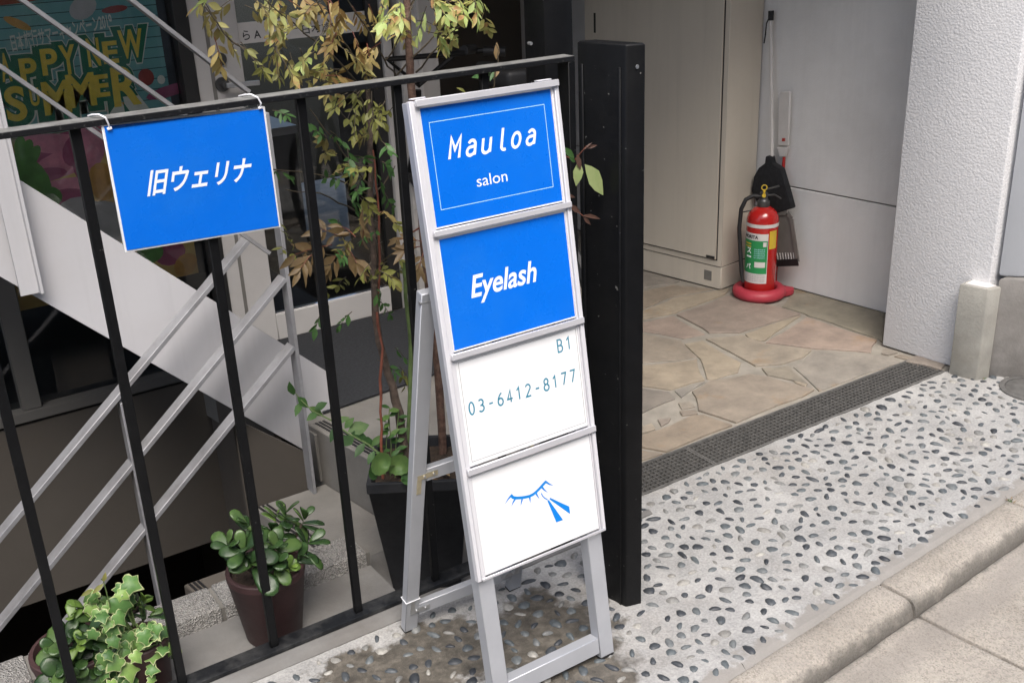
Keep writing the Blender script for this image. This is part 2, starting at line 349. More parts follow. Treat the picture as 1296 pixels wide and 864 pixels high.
def stone_mat():
    mt, t, b = new_mat('flagstone'); p = pos(t)
    oi = t.nodes.new('ShaderNodeObjectInfo')
    base = ramp(t, oi.outputs['Random'], [(.0, (.19, .178, .158)), (.2, (.30, .238, .20)), (.4, (.215, .21, .168)), (.6, (.31, .265, .205)), (.8, (.23, .222, .208)), (1, (.27, .22, .165))])
    var = ramp(t, noi(t, p, 9, 8, .7), [(.25, (.62, .62, .63)), (.75, (1.28, 1.26, 1.22))]); c = mixc(t, 1, base, var, 'MULTIPLY')
    rust = ramp(t, noi(t, p, 3.4, 8, .65), [(.58, (0, 0, 0)), (.68, (1, 1, 1))]); c = mixc(t, math_(t, 'MULTIPLY', rust, .6), c, (.30, .19, .095))
    t.links.new(c, b.inputs['Base Color']); b.inputs['Roughness'].default_value = .62
    bumpn(t, b, noi(t, p, 24, 8, .7), .6, .008); return mt
def pebble_mat():
    mt, t, b = new_mat('pebble_stone'); tc = t.nodes.new('ShaderNodeTexCoord'); oi = t.nodes.new('ShaderNodeObjectInfo')
    vc = t.nodes.new('ShaderNodeVertexColor'); vc.layer_name = 'tint'
    r = math_(t, 'FRACT', math_(t, 'ADD', oi.outputs['Random'], vc.outputs[0]))
    c = ramp(t, r, [(.0, (.028, .032, .038)), (.3, (.055, .062, .07)), (.58, (.09, .105, .112)), (.78, (.14, .15, .152)), (.92, (.21, .205, .19)), (1, (.34, .33, .30))])
    c = mixc(t, .8, c, ramp(t, noi(t, pos(t), 120, 4), [(.3, (.7, .7, .7)), (.7, (1.3, 1.3, 1.3))]), 'MULTIPLY')
    t.links.new(c, b.inputs['Base Color']); b.inputs['Roughness'].default_value = .5
    bumpn(t, b, noi(t, pos(t), 200, 3), .2, .002); return mt
def block_mat():
    mt, t, b = new_mat('concrete_block'); p = pos(t)
    v = N(t, 'ShaderNodeTexVoronoi', Scale=230.0); t.links.new(p, v.inputs['Vector'])
    c = ramp(t, noi(t, p, 7, 7, .7), [(.3, (.29, .28, .265)), (.7, (.42, .41, .39))])
    c = mixc(t, 1, c, ramp(t, v.outputs['Color'], [(.1, (.6, .6, .6)), (.6, (1, 1, 1)), (.95, (1.25, 1.25, 1.25))]), 'MULTIPLY')
    t.links.new(c, b.inputs['Base Color']); b.inputs['Roughness'].default_value = .95
    bumpn(t, b, math_(t, 'ADD', v.outputs['Distance'], noi(t, p, 150, 4)), .9, .008); return mt
M['mortar'] = mortar_mat(); M['kerb'] = kerb_mat(); M['stucco'] = stucco_mat(); M['stone'] = stone_mat(); M['pebble'] = pebble_mat(); M['block'] = block_mat()
M['old_concrete'] = mat('old_concrete', (.31, .302, .272), .18, 9, .85, .08, .4, 120, .004, dirt=(.22, .20, .16), dscale=5, damt=.55)
M['grey_wall'] = mat('grey_wall', (.45, .47, .50), .05, 3, .8, .05, .2, 120, .002)
M['base_grime'] = mat('base_grime', (.22, .21, .197), .25, 7, .85, .08, .4, 110, .004, dirt=(.13, .12, .11), dscale=4, damt=.7)
M['asphalt'] = mat('asphalt', (.055, .055, .056), .3, 60, .9, .05, .7, 200, .006)
M['ceiling'] = mat('ceiling', (.5, .5, .49), .05, 2, .85, .05, .1, 80, .002)
M['grate'] = mat('grate', (.15, .147, .14), .25, 40, .55, .1, .1, 200, .001, metal=.35)

# =================================================================== SETTING
# ---- road far in front of the kerb, one sheet
mb = MB(); mb.add([(-150, -160, -.075), (160, -160, -.075), (160, .93, -.075), (-150, .93, -.075)], [(0, 1, 2, 3)])
tag(mb.build('road', M['asphalt']), kind='structure')

# ---- kerb and gutter: L-shaped units laid end to end, each a stone of its own
KO = Vector((1.952, 1.383, 0)); EK = Vector((math.cos(KA), math.sin(KA), 0)); EP = Vector((math.sin(KA), -math.cos(KA), 0))
kerb = struct('kerb', KO)
prof = [(0, -.16), (0, -.003), (.003, .0), (.03, .001), (.072, .0), (.083, -.003), (.091, -.010), (.0965, -.020), (.100, -.032), (.1025, -.052), (.1075, -.053), (.1095, -.038), (.115, -.034), (.135, -.034), (.2, -.034), (.34, -.030), (.496, -.026), (.5, -.03), (.5, -.16)]
for k in range(-6, 7):
    mb = MB(); n = len(prof); s0, s1 = k * .6 + .004, (k + 1) * .6 - .004
    nm_ = 26 if -3 < k < 4 else 3; mids = [s0 + .012 + (s1 - s0 - .024) * i / nm_ for i in range(nm_ + 1)]
    ss = [s0, s0 + .003] + mids + [s1 - .003, s1]; ins = [.004, .0012] + [0] * len(mids) + [.0012, .004]
    vs = []
    jit = (random.uniform(-.002, .002), random.uniform(-.002, .002))
    for s_, i_ in zip(ss, ins):
        for tt, z in prof:
            wv = .0022 * mnoise.noise(Vector((s_ * 16, tt * 40, k))) + .0016 * mnoise.noise(Vector((s_ * 60, tt * 90, k + 9))) if -.12 < z else 0
            vs.append(KO + EK * s_ + EP * (tt + jit[0] + (wv if .06 < tt < .101 else 0)) + Vector((0, 0, z - i_ + wv + (jit[1] if k else 0))))
    fs = [(a * n + i, a * n + i + 1, (a + 1) * n + i + 1, (a + 1) * n + i) for a in range(len(ss) - 1) for i in range(n - 1)]
    fs += [tuple(range(n)), tuple((len(ss) - 1) * n + i for i in range(n))]
    mb.add(vs, fs); mb.build('kerb_stone', M['kerb'], kerb, smooth=True, angle=50)

mb = MB(); mb.prism([KO + EK * a + EP * b + Vector((0, 0, -.2)) for a, b in ((-3.6, -.02), (4.2, -.02), (4.2, .52), (-3.6, .52))], (0, 0, .11)); mb.build('joint_bed', M['soil'], kerb)

# ---- pavement: mortar bed set with pebbles
def kerb_y(x): return KO.y + (x - KO.x) * math.tan(KA)
pave = struct('pavement', (2, 1.7, 0))
mb = MB()
def bed(x0, x1, ytop, nx, ny):
    vs = []
    for i in range(nx + 1):
        x = x0 + (x1 - x0) * i / nx
        for j in range(ny + 1):
            y0 = kerb_y(x) + .0045 + .003 * mnoise.noise(Vector((x * 25, 0, 5))); yt = ytop(x) if callable(ytop) else ytop; y = y0 + (yt - y0) * j / ny
            z = .0035 * mnoise.noise(Vector((x * 9, y * 9, 0))) + .0022 * mnoise.noise(Vector((x * 34, y * 34, 3)))
            z -= .012 if j == 0 else 0
            vs.append((x, y, z - .001))
    mb.add(vs, [(i * (ny + 1) + j, (i + 1) * (ny + 1) + j, (i + 1) * (ny + 1) + j + 1, i * (ny + 1) + j + 1) for i in range(nx) for j in range(ny)])
bed(-2.2, 1.46, 1.972, 170, 34); bed(1.46, 3.6, 2.066, 150, 50); bed(3.6, 6.5, 2.066, 60, 20)
mb.build('mortar_bed', M['mortar'], pave, smooth=True)

def pebble_mesh(i):
    rnd = random.Random(100 + i); n = 10; rings = [(1.0, -.25), (.96, .12), (.74, .62), (.36, .93)]
    el = rnd.uniform(.38, .74); sk = rnd.uniform(-.3, .3); ph = rnd.uniform(0, 6.28); vs = []
    rad = [1 + .10 * math.sin(2 * (2 * math.pi * k / n) + ph) + .08 * math.sin(3 * (2 * math.pi * k / n) + 2 * ph) + rnd.uniform(-.05, .05) for k in range(n)]
    for r, z in rings:
        for k in range(n):
            a = 2 * math.pi * k / n; x = rad[k] * r * math.cos(a); vs.append(Vector((x, rad[k] * r * math.sin(a) * el * (1 + sk * x), z * .34)))
    vs.append(Vector((0, 0, .34)))
    fs = [(a * n + k, a * n + (k + 1) % n, (a + 1) * n + (k + 1) % n, (a + 1) * n + k) for a in range(3) for k in range(n)] + [(3 * n + k, 3 * n + (k + 1) % n, 4 * n) for k in range(n)]
    return vs, fs
PEB = [pebble_mesh(i) for i in range(9)]
peb_me = []
for vs, fs in PEB:
    me = bpy.data.meshes.new('pebble'); me.from_pydata(vs, [], fs); me.materials.append(M['pebble']); me.polygons.foreach_set('use_smooth', [True] * len(fs))
    ca = me.color_attributes.new('tint', 'FLOAT_COLOR', 'POINT')
    for d_ in ca.data: d_.color = (0, 0, 0, 1)
    peb_me.append(me)
rp = random.Random(5); pts = []; cell = {}
post_c = Vector((1.40, 1.74))
def free(x, y, r):
    gx, gy = int(x / .05), int(y / .05)
    for a in range(gx - 1, gx + 2):
        for b_ in range(gy - 1, gy + 2):
            for (X, Y, rr) in cell.get((a, b_), ()):
                if (X - x) ** 2 + (Y - y) ** 2 < (r + rr) ** 2: return False
    return True
tries = 0
while tries < 60000 and len(pts) < 3300:
    tries += 1
    x = rp.uniform(-.6, 4.6); ymax = 1.945 if x < 1.5 else 2.045
    y = rp.uniform(kerb_y(x) + .035, ymax); s = rp.choice((.0130, .0155, .0165, .0175, .0185, .0205)) * rp.uniform(.9, 1.1)
    if mnoise.noise(Vector((x * 5, y * 5, 7))) > .5 and rp.random() < .6: continue
    gap = .0072 + .008 * rp.random()
    if not free(x, y, s * .72 + gap * .5): continue
    if 1.35 < x < 1.47 and 1.66 < y < 1.83: continue
    cell.setdefault((int(x / .05), int(y / .05)), []).append((x, y, s * .72 + gap * .5)); pts.append((x, y, s))
SIGNQ = [(512, 128), (702, 98), (762, 665), (600, 735)]; POSTQ = [(728, 48), (818, 52), (814, 765), (790, 770)]
def inq(q, px, py):
    c = False
    for i in range(len(q)):
        (x1, y1), (x2, y2) = q[i], q[i - 1]
        if (y1 > py) != (y2 > py) and px < (x2 - x1) * (py - y1) / (y2 - y1) + x1: c = not c
    return c
def seen(x, y):
    px, py, d = topx((x, y, 0)); return d > 0 and -5 < px < 1301 and py < 869 and not inq(SIGNQ, px, py) and not inq(POSTQ, px, py)
pts.sort(key=lambda q: (not seen(q[0], q[1]), topx((q[0], q[1], 0))[2] / q[2] ** .3))
rest = MB(); tints = []
for i, (x, y, s) in enumerate(pts):
    k = rp.randrange(9); rz = rp.uniform(0, 6.28); sink = rp.uniform(.30, .85); tilt = Matrix.Rotation(rp.gauss(0, .12), 3, 'X') @ Matrix.Rotation(rp.gauss(0, .12), 3, 'Y')
    z = -.002 - s * .34 * (.12 + .5 * (1 - sink)) + .002
    rot = Matrix.Rotation(rz, 3, 'Z') @ tilt
    if i < 300:
        piece('pebble', peb_me[k], pave, (x, y, z), rot, (s, s, s))
    else:
        vs, fs = PEB[k]; rest.add([rot @ (v * s) + Vector((x, y, z)) for v in vs], fs); tints += [rp.random()] * len(vs)
o = rest.build('pebble_field', M['pebble'], pave, smooth=True, angle=80); o['kind'] = 'stuff'
ca = o.data.color_attributes.new('tint', 'FLOAT_COLOR', 'POINT')
for d_, tv in zip(ca.data, tints): d_.color = (tv, tv, tv, 1)

# ---- entrance floor: crazy paving, each slab cut and laid on its own
ent = struct('entrance_floor', (2.5, 2.9, 0))
mb = MB(); mb.box(1.72, 3.7, 2.216, 6.4, -.12, -.006); mb.box(3.169, 3.7, 2.0, 2.2155, -.12, -.004); mb.build('mortar_bed', mat('joint_mortar', (.26, .24, .205), .2, 12, .9, .05, .5, 120, .004), ent)
SL = [[(455, 296), (605, 203), (868, 288), (845, 333), (640, 320)], [(515, 165), (560, 100), (895, 188), (890, 300), (872, 284), (612, 199), (595, 190)],
 [(130, 195), (320, 125), (515, 169), (590, 192), (450, 235), (360, 262), (250, 262)], [(380, 267), (450, 239), (588, 197), (455, 291), (400, 286)],
 [(235, 283), (372, 270), (455, 300), (630, 324), (600, 350), (520, 376), (420, 383)], [(638, 327), (845, 338), (905, 346), (955, 367), (652, 473), (555, 385)],
 [(440, 388), (545, 381), (615, 448), (460, 414)], [(185, 475), (250, 436), (400, 411), (458, 419), (640, 468), (600, 492), (350, 590), (210, 545)],
 [(160, 300), (230, 288), (372, 370), (360, 405), (270, 431), (244, 430), (217, 355)], [(-60, 383), (150, 366), (210, 358), (240, 433), (110, 470), (-60, 446)],
 [(-60, 450), (110, 475), (132, 500), (-60, 585)], [(122, 472), (180, 456), (238, 437), (186, 472), (150, 497)], [(-60, 662), (190, 562), (235, 560), (342, 597), (95, 696), (-60, 668)],
 [(-60, 675), (88, 699), (-60, 755)], [(135, 515), (185, 510), (205, 530), (150, 540)], [(60, 576), (115, 570), (110, 586), (76, 602)], [(-60, 625), (45, 590), (60, 612), (-60, 655)],
 [(140, 546), (207, 541), (215, 556), (150, 563)], [(-60, 212), (120, 135), (330, 100), (312, 121), (130, 190), (-60, 224)], [(-60, 120), (120, 86), (270, 100), (120, 128), (-60, 205)],
 [(-60, 15), (150, 72), (110, 85), (-60, 112)], [(-60, 232), (125, 198), (240, 266), (160, 282), (-60, 246)], [(-60, 252), (150, 288), (213, 347), (150, 361), (-60, 375)],
 [(877, 338), (890, 318), (945, 334), (905, 344)], [(922, 345), (945, 338), (1000, 352), (985, 362)], [(1004, 342), (1120, 376), (1100, 398), (964, 367)], [(555, 437), (590, 430), (615, 445), (605, 458)]]
slabs = [[atz(810 + a / 2.88, 330 + b / 2.88).xy for a, b in q] for q in SL]
for gx in range(2):
    for gy in range(3):
        x0, y0 = 1.76 + gx * .34, 2.95 + gy * .42
        slabs.append([Vector((x0 + random.uniform(0, .05), y0 + random.uniform(0, .05))), Vector((x0 + .32, y0 + random.uniform(0, .06))), Vector((x0 + .32 - random.uniform(0, .05), y0 + .40)), Vector((x0 + random.uniform(0, .06), y0 + .38))])
for q in slabs:
    c = sum(q, Vector((0, 0))) / len(q); out = []
    for i, p_ in enumerate(q):                   # chipped, slightly ragged edges
        nx_ = q[(i + 1) % len(q)]; L = (nx_ - p_).length; kk = max(1, int(L / .05))
        for j in range(kk):
            r_ = p_.lerp(nx_, j / kk); d_ = c - r_
            r_ = r_ + d_.normalized() * (.004 + (random.uniform(0, .007) if j else 0)); out.append(r_)
    zt = random.uniform(-.0015, .0025); mb = MB(); mb.prism([Vector((p_.x, p_.y, -.03)) for p_ in out], (0, 0, .03 + zt))
    mb.build('flagstone', M['stone'], ent, bevel=.0014, angle=8)

# ---- concrete landing beside the stairs and the strip that carries the fence
EDG = lambda y: 1.22 - .15 * (y - 2.77)          # front edge of the landing, runs away from the street
lan = struct('landing', (1.5, 3, 0))
mb = MB(); mb.prism([Vector((EDG(2.41), 2.41, -.24)), Vector((1.72, 2.41, -.24)), Vector((1.72, 3.96, -.24)), Vector((EDG(3.96), 3.96, -.24))], (0, 0, .24)); mb.build('slab', M['concrete'], lan, bevel=.004)
for j in range(3):
    mb = MB(); a, b_ = EDG(3.1) + .018 + j * .014, EDG(2.42) + .018 + j * .014
    mb.prism([Vector((a, 3.1, .0005)), Vector((a + .007, 3.1, .0005)), Vector((b_ + .007, 2.42, .0005)), Vector((b_, 2.42, .0005))], (0, 0, .003)); mb.build('nosing_strip', M['black_rubber'], lan)
mb = MB(); mb.box(EDG(3.1) - .004, EDG(3.1) + .05, 3.06, 3.12, -.2, -.02); mb.build('edge_angle', M['grey_plastic'], lan, bevel=.002)
led = struct('fence_strip', (0, 2.08, 0))
mb = MB()
pr = [(1.970, -.05), (1.972, .002), (1.982, .013), (1.990, .016), (2.052, .015), (2.058, -.035), (2.064, -.04), (2.288, -.042), (2.288, -.3)]
pr2 = [(1.970, -.05), (1.972, .002), (1.982, .006), (1.990, .006), (2.000, -.09), (2.01, -.1), (2.409, -.1), (2.409, -.3)]
for (x0, x1, pr) in ((-2.2, .985, pr), (.986, 1.715, pr2)):
    n = len(pr); vs = [(x, y, z) for x in (x0, x1) for y, z in pr]
    mb.add(vs, [(i, i + 1, n + i + 1, n + i) for i in range(n - 1)] + [tuple(range(n)), tuple(range(n, 2 * n))])
mb.build('upstand', M['ledge'], led, smooth=True, angle=30)

# ---- low row of hollow blocks along the stair pit
blk = thing('block_wall', 'low row of rough grey concrete blocks behind the black fence', 'wall', (.4, 2.34, -.14))
jx = [-1.213, -.765, -.317, .130, .579, .984]
for a, b_ in zip(jx[:-1], jx[1:]):
    mb = MB(); mb.box(a + .005, b_ - .005, 2.289, 2.400, -.19, random.uniform(-.0015, .0015)); mb.build('block', M['block'], blk, bevel=.005, seg=2)
    mb = MB(); mb.box(b_ - .0055, b_ + .0055, 2.294, 2.396, -.19, -.006); mb.build('mortar_joint', M['concrete'], blk)

# ---- stair pit, basement steps
pit = struct('stair_pit', (0, 3, -2))
mb = MB(); mb.box(-3.2, 3.3, 2.1, 6.2, -2.62, -2.55); mb.build('pit_floor', M['pit'], pit)
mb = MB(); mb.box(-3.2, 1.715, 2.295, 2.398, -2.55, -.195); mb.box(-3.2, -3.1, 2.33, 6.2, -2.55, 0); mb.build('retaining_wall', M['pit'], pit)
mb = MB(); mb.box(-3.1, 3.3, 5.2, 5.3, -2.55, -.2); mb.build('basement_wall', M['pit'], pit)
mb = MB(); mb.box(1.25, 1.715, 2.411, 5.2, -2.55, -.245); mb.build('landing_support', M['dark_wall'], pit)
st = thing('basement_stairs', 'concrete steps going down to the basement beside the landing', 'stairs', (.9, 2.7, -.2))
for k in range(9):
    x1 = .262 * k; z = -.2 - .19 * k; mb = MB()
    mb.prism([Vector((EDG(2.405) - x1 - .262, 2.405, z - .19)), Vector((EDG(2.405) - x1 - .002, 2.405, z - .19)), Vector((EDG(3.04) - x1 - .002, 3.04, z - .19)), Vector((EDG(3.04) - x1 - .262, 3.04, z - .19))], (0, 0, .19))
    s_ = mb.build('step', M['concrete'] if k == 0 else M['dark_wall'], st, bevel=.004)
    for j in range(3):
        mb = MB(); a, b_ = EDG(3.03) - x1 - .25 + j * .014, EDG(2.41) - x1 - .25 + j * .014
        mb.prism([Vector((a, 3.03, z + .0005)), Vector((a + .007, 3.03, z + .0005)), Vector((b_ + .007, 2.41, z + .0005)), Vector((b_, 2.41, z + .0005))], (0, 0, .003)); mb.build('nosing_strip', M['black_rubber'], s_)

# ---- building: shopfront wall, unseen upper storeys shaped to shade the entrance and stairs
bld = thing('building', 'white building with glass shopfront behind the stairs', 'building', (1, 3.95, 0))
def bbox(nm, mt, *a, parent=None, bevel=0):
    mb = MB(); mb.box(*a); return mb.build(nm, mt, parent or bld, bevel=bevel)
bbox('lower_wall', M['dark_wall'], -3.1, 1.16, 3.90, 4.02, -.80, -.075)
bbox('wall_joint', M['dark_gap'], -3.1, 1.16, 3.903, 4.0, -.0745, -.062)
bbox('window_sill', M['frame_shaded'], -3.1, 1.155, 3.885, 4.0, -.0615, -.02, bevel=.003)
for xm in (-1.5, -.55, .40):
    bbox('mullion', M['frame_shaded'], xm, xm + .068, 3.893, 3.95, -.0195, 2.5, bevel=.003)
bbox('window_post', M['frame_dark'], 1.157, 1.209, 3.885, 3.97, -.0195, 2.5, bevel=.003)
for x0, x1 in ((-3.1, -1.501), (-1.431, -.551), (-.481, .399), (.469, 1.156)):
    bbox('pane', M['glass_dark'], x0, x1, 3.935, 3.941, -.0195, 2.5)
bbox('door_frame', M['door_white'], 1.957, 1.996, 3.88, 3.97, .0, 2.5, bevel=.003)
bbox('pillar', M['door_white'], 2.022, 2.193, 3.86, 4.1, .0, 2.5, bevel=.004)
bbox('conduit', M['white_plastic'], 2.098, 2.108, 3.845, 3.8595, .0, 2.5)
bbox('infill', M['frame_dark'], 1.9965, 2.0215, 3.92, 3.96, .0, 2.5)
bbox('recess_wall', M['dark_wall'], 2.194, 3.75, 4.75, 4.9, .0, 2.5)
bbox('recess_side', M['dark_wall'], 2.1935, 2.26, 4.101, 4.749, .0, 2.5)
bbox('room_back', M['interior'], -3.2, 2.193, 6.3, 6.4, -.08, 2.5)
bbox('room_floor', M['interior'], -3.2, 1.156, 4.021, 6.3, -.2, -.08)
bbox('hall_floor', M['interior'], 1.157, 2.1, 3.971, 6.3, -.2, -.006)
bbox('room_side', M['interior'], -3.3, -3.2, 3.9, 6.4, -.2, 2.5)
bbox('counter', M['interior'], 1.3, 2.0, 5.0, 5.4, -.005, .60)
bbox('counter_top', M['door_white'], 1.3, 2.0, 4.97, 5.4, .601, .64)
bbox('ceiling', M['ceiling'], -3.4, 1.599, 2.6, 6.4, 2.5, 2.62)
bbox('ceiling', M['ceiling'], 1.641, 3.9, 2.051, 6.4, 2.5, 2.62)
bbox('upper_front', M['stucco'], 1.60, 3.9, 1.90, 2.050, 2.34, 9.0)
bbox('upper_side', M['stucco'], 1.60, 1.64, 2.051, 2.599, 2.34, 9.0)
bbox('upper_body', M['stucco'], -3.4, 3.9, 2.6, 6.4, 2.621, 9.0)
bbox('landing_side', M['dark_wall'], EDG(3.3) - .075, EDG(3.3) - .05, 3.17, 3.899, -.8, -.002)
mb = MB(); mb.prism([Vector((x, 3.046, z)) for x, z in ((.90, -1.2), (1.132, -1.2), (1.132, -.075), (.90, .13))], (0, .02, 0)); mb.build('side_panel', mat('panel_brown', (.060, .052, .043), .12, 3, .8, .1, .1, 60, .003), st)
# ---- unseen building added across the street to cut low sky light
opp = thing('sky_blocker_building', 'unseen plain building added behind the viewer to block low sky light', 'building', (0, -6, 0))
mb = MB(); mb.box(-14, 14, -9.0, -5.6, -.07, 6.6); mb.build('wall', mat('opposite_render', (.30, .29, .27), .1, 2, .85, .05, .1, 60), opp)
for k in range(-6, 7):
    for z in (1.0, 3.8):
        mb = MB(); mb.box(k * 2.0 - .6, k * 2.0 + .6, -5.6, -5.57, z, z + 1.3); f_ = mb.build('window', M['frame_dark'], opp); mb = MB(); mb.box(k * 2.0 - .54, k * 2.0 + .54, -5.5695, -5.565, z + .06, z + 1.24); mb.build('pane', M['glass'], f_)

# ---- right-hand bay: plastered return wall, column
DY = -.125                                       # the return walls are a few degrees off square
bay = thing('return_wall', 'smooth off-white plaster wall behind the fire extinguisher, with one level joint', 'wall', (3.5, 3, 0))
def wallp(nm, z0, z1, off, mt):
    mb = MB(); a, b_ = Vector((3.500 + off, 2.34, z0)), Vector((3.500 + off + DY * 2.6, 4.94, z0))
    mb.prism([a, b_, b_ + Vector((.25, 0, 0)), a + Vector((.25, 0, 0))], (0, 0, z1 - z0)); return mb.build(nm, mt, bay, bevel=.002)
zj = .445
wallp('panel', .0, zj - .004, 0, M['stucco_in']); wallp('joint', zj - .0039, zj + .0019, .006, M['grey_plastic']); wallp('panel', zj + .002, 2.5, 0, M['stucco_in'])
col = thing('column', 'white textured stucco column at the right of the entrance', 'column', (3.3, 2.2, 0))
mb = MB(); cq = [Vector((3.186, 2.362, 0)), Vector((3.222, 1.985, 0)), Vector((3.66, 2.02, 0)), Vector((3.66, 2.362, 0))]
mb.prism(cq, (0, 0, 2.42)); mb.build('shaft', M['stucco'], col, bevel=.006, seg=2)
cb = thing('concrete_stub', 'chipped pale concrete stub post against the foot of the white column', 'post', (3.2, 2.0, 0))
mb = MB(); q = [atz(1200, 472), atz(1236, 481), atz(1252, 477), Vector((3.24, 2.06, 0))]; q = [Vector((p_.x, p_.y, -.01)) for p_ in q]
hs = .345
mb.prism(q, (0, 0, hs)); cs = mb.build('stub', M['old_concrete'], cb, bevel=.006, seg=2)
mb = MB(); mb.add([p_ + Vector((0, 0, hs + .001)) for p_ in [q[0].lerp(q[2], .12), q[1].lerp(q[3], .12), q[2].lerp(q[0], .12), q[3].lerp(q[1], .12)]], [(0, 1, 2, 3)]); mb.prism([p_ + Vector((0, 0, hs - .002)) for p_ in [q[0].lerp(q[2], .13), q[1].lerp(q[3], .13), q[2].lerp(q[0], .13), q[3].lerp(q[1], .13)]], (0, 0, .006)); mb.build('chipped_top', M['white_plastic'], cs, bevel=.002)
nw = thing('neighbour_wall', 'grey neighbouring wall on a stained concrete base at the right edge', 'wall', (3.4, 1.9, 0))
mb = MB(); q2 = [Vector((3.236, 1.962, -.01)), Vector((3.287, 1.905, -.01)), Vector((3.42, 1.80, -.01)), Vector((3.9, 1.70, -.01)), Vector((3.9, 1.98, -.01))]
mb.prism(q2, (0, 0, .37)); mb.build('concrete_base', M['base_grime'], nw, bevel=.008, seg=2)
q3 = [p_ + Vector((.012, .012, .3705)) for p_ in q2]; mb = MB(); mb.prism(q3, (0, 0, 2.6)); mb.build('upper_wall', M['grey_wall'], nw, bevel=.012, seg=2)

# ---- drain with steel grating along the entrance
dr = thing('drain_grate', 'narrow steel grating drain across the entrance between pebbles and flagstones', 'drain', (2.4, 2.14, -.02))
GX0, GX1, GY0, GY1 = 1.47, 3.168, 2.072, 2.212
mb = MB(); mb.box(GX0, GX1, GY0 - .005, GY0 + .003, -.1, .001); mb.box(GX0, GX1, GY1 - .003, GY1 + .0035, -.1, .001); mb.build('frame', M['grate'], dr)
mb = MB(); mb.box(GX0, GX1, GY0 + .0035, GY1 - .0035, -.12, -.09); mb.build('trough', M['dark_gap'], dr)
sec = [GX0, 2.055, GX1]
for a, b_ in zip(sec[:-1], sec[1:]):
    mb = MB(); k = 9
    for j in range(k):
        y = GY0 + .006 + (GY1 - GY0 - .012) * j / (k - 1); mb.box(a + .002, b_ - .002, y - .0011, y + .0011, -.024, -.001)
    nb = int((b_ - a) / .0175)
    for j in range(nb + 1):
        x = a + .004 + (b_ - a - .008) * j / nb; wd = .003 if j in (0, nb) else .0010; mb.box(x - wd, x + wd, GY0 + .0045, GY1 - .0045, -.018, -.0016)
    o = mb.build('grating', M['grate'], dr); o['kind'] = 'stuff'
mh = thing('meter_cover', 'small round dark metal cover set in the pebbles by the neighbouring wall', 'cover', (3.255, 1.795, 0))
mb = MB(); mb.lathe([(.105, -.01), (.105, .0055), (.097, .0075), (.088, .0055), (.088, -.01)], (3.255, 1.795, 0), 36); mb.build('rim', M['grate'], mh, smooth=True)
mb = MB(); mb.lathe([(.0865, -.01), (.0865, .003), (.083, .0055), (.03, .0058), (.02, .0035)], (3.255, 1.795, 0), 36); mb.build('lid', M['grate'], mh, smooth=True)
# =================================================================== OBJECTS
# ---- flat lettering
def text_geo(body, offset=0.0):
    cu = bpy.data.curves.new('lettering', 'FONT'); cu.body = body; cu.offset = offset; cu.resolution_u = 6
    ob = bpy.data.objects.new('lettering', cu); COL.objects.link(ob)
    dg = bpy.context.evaluated_depsgraph_get(); dg.update()
    me = bpy.data.meshes.new_from_object(ob.evaluated_get(dg))
    vs = [v.co.copy() for v in me.vertices]; fs = [tuple(p.vertices) for p in me.polygons]
    bpy.data.objects.remove(ob); bpy.data.curves.remove(cu); bpy.data.meshes.remove(me)
    return vs, fs
def fit_text(body, x0, x1, base, top, shear=0.0, offset=0.0, yref=None):
    """text as 2-D points: left and right edge, baseline, height of the tallest letter"""
    vs, fs = text_geo(body, offset); a = min(v.x for v in vs); b = max(v.x for v in vs); h = yref or max(v.y for v in vs)
    sy = (top - base) / h; sx = (x1 - x0) / (b - a)
    return [(x0 + (v.x - a) * sx + shear * v.y * sy, base + v.y * sy) for v in vs], fs
def ribbon(pts, wd, closed=False):
    """constant-width stroke with mitred joints, 2-D"""
    P = [Vector(p) for p in pts]; n = len(P); L = []; Rr = []
    for i, p in enumerate(P):
        a = P[(i - 1) % n] if (closed or i > 0) else None; b = P[(i + 1) % n] if (closed or i < n - 1) else None
        d1 = (p - a).normalized() if a is not None else (b - p).normalized(); d2 = (b - p).normalized() if b is not None else d1
        t = (d1 + d2); t = t.normalized() if t.length > 1e-4 else d1; nn = Vector((-t.y, t.x)); k = 1 / max(.45, nn.dot(Vector((-d1.y, d1.x))))
        L.append(p + nn * wd / 2 * k); Rr.append(p - nn * wd / 2 * k)
    vs = L + Rr; m_ = n if closed else n - 1
    return vs, [(i, (i + 1) % n, n + (i + 1) % n, n + i) for i in range(m_)]
def arc(cx, cy, rx, ry, a0, a1, n=10): return [(cx + rx * math.cos(R_(a0 + (a1 - a0) * i / n)), cy + ry * math.sin(R_(a0 + (a1 - a0) * i / n))) for i in range(n + 1)]
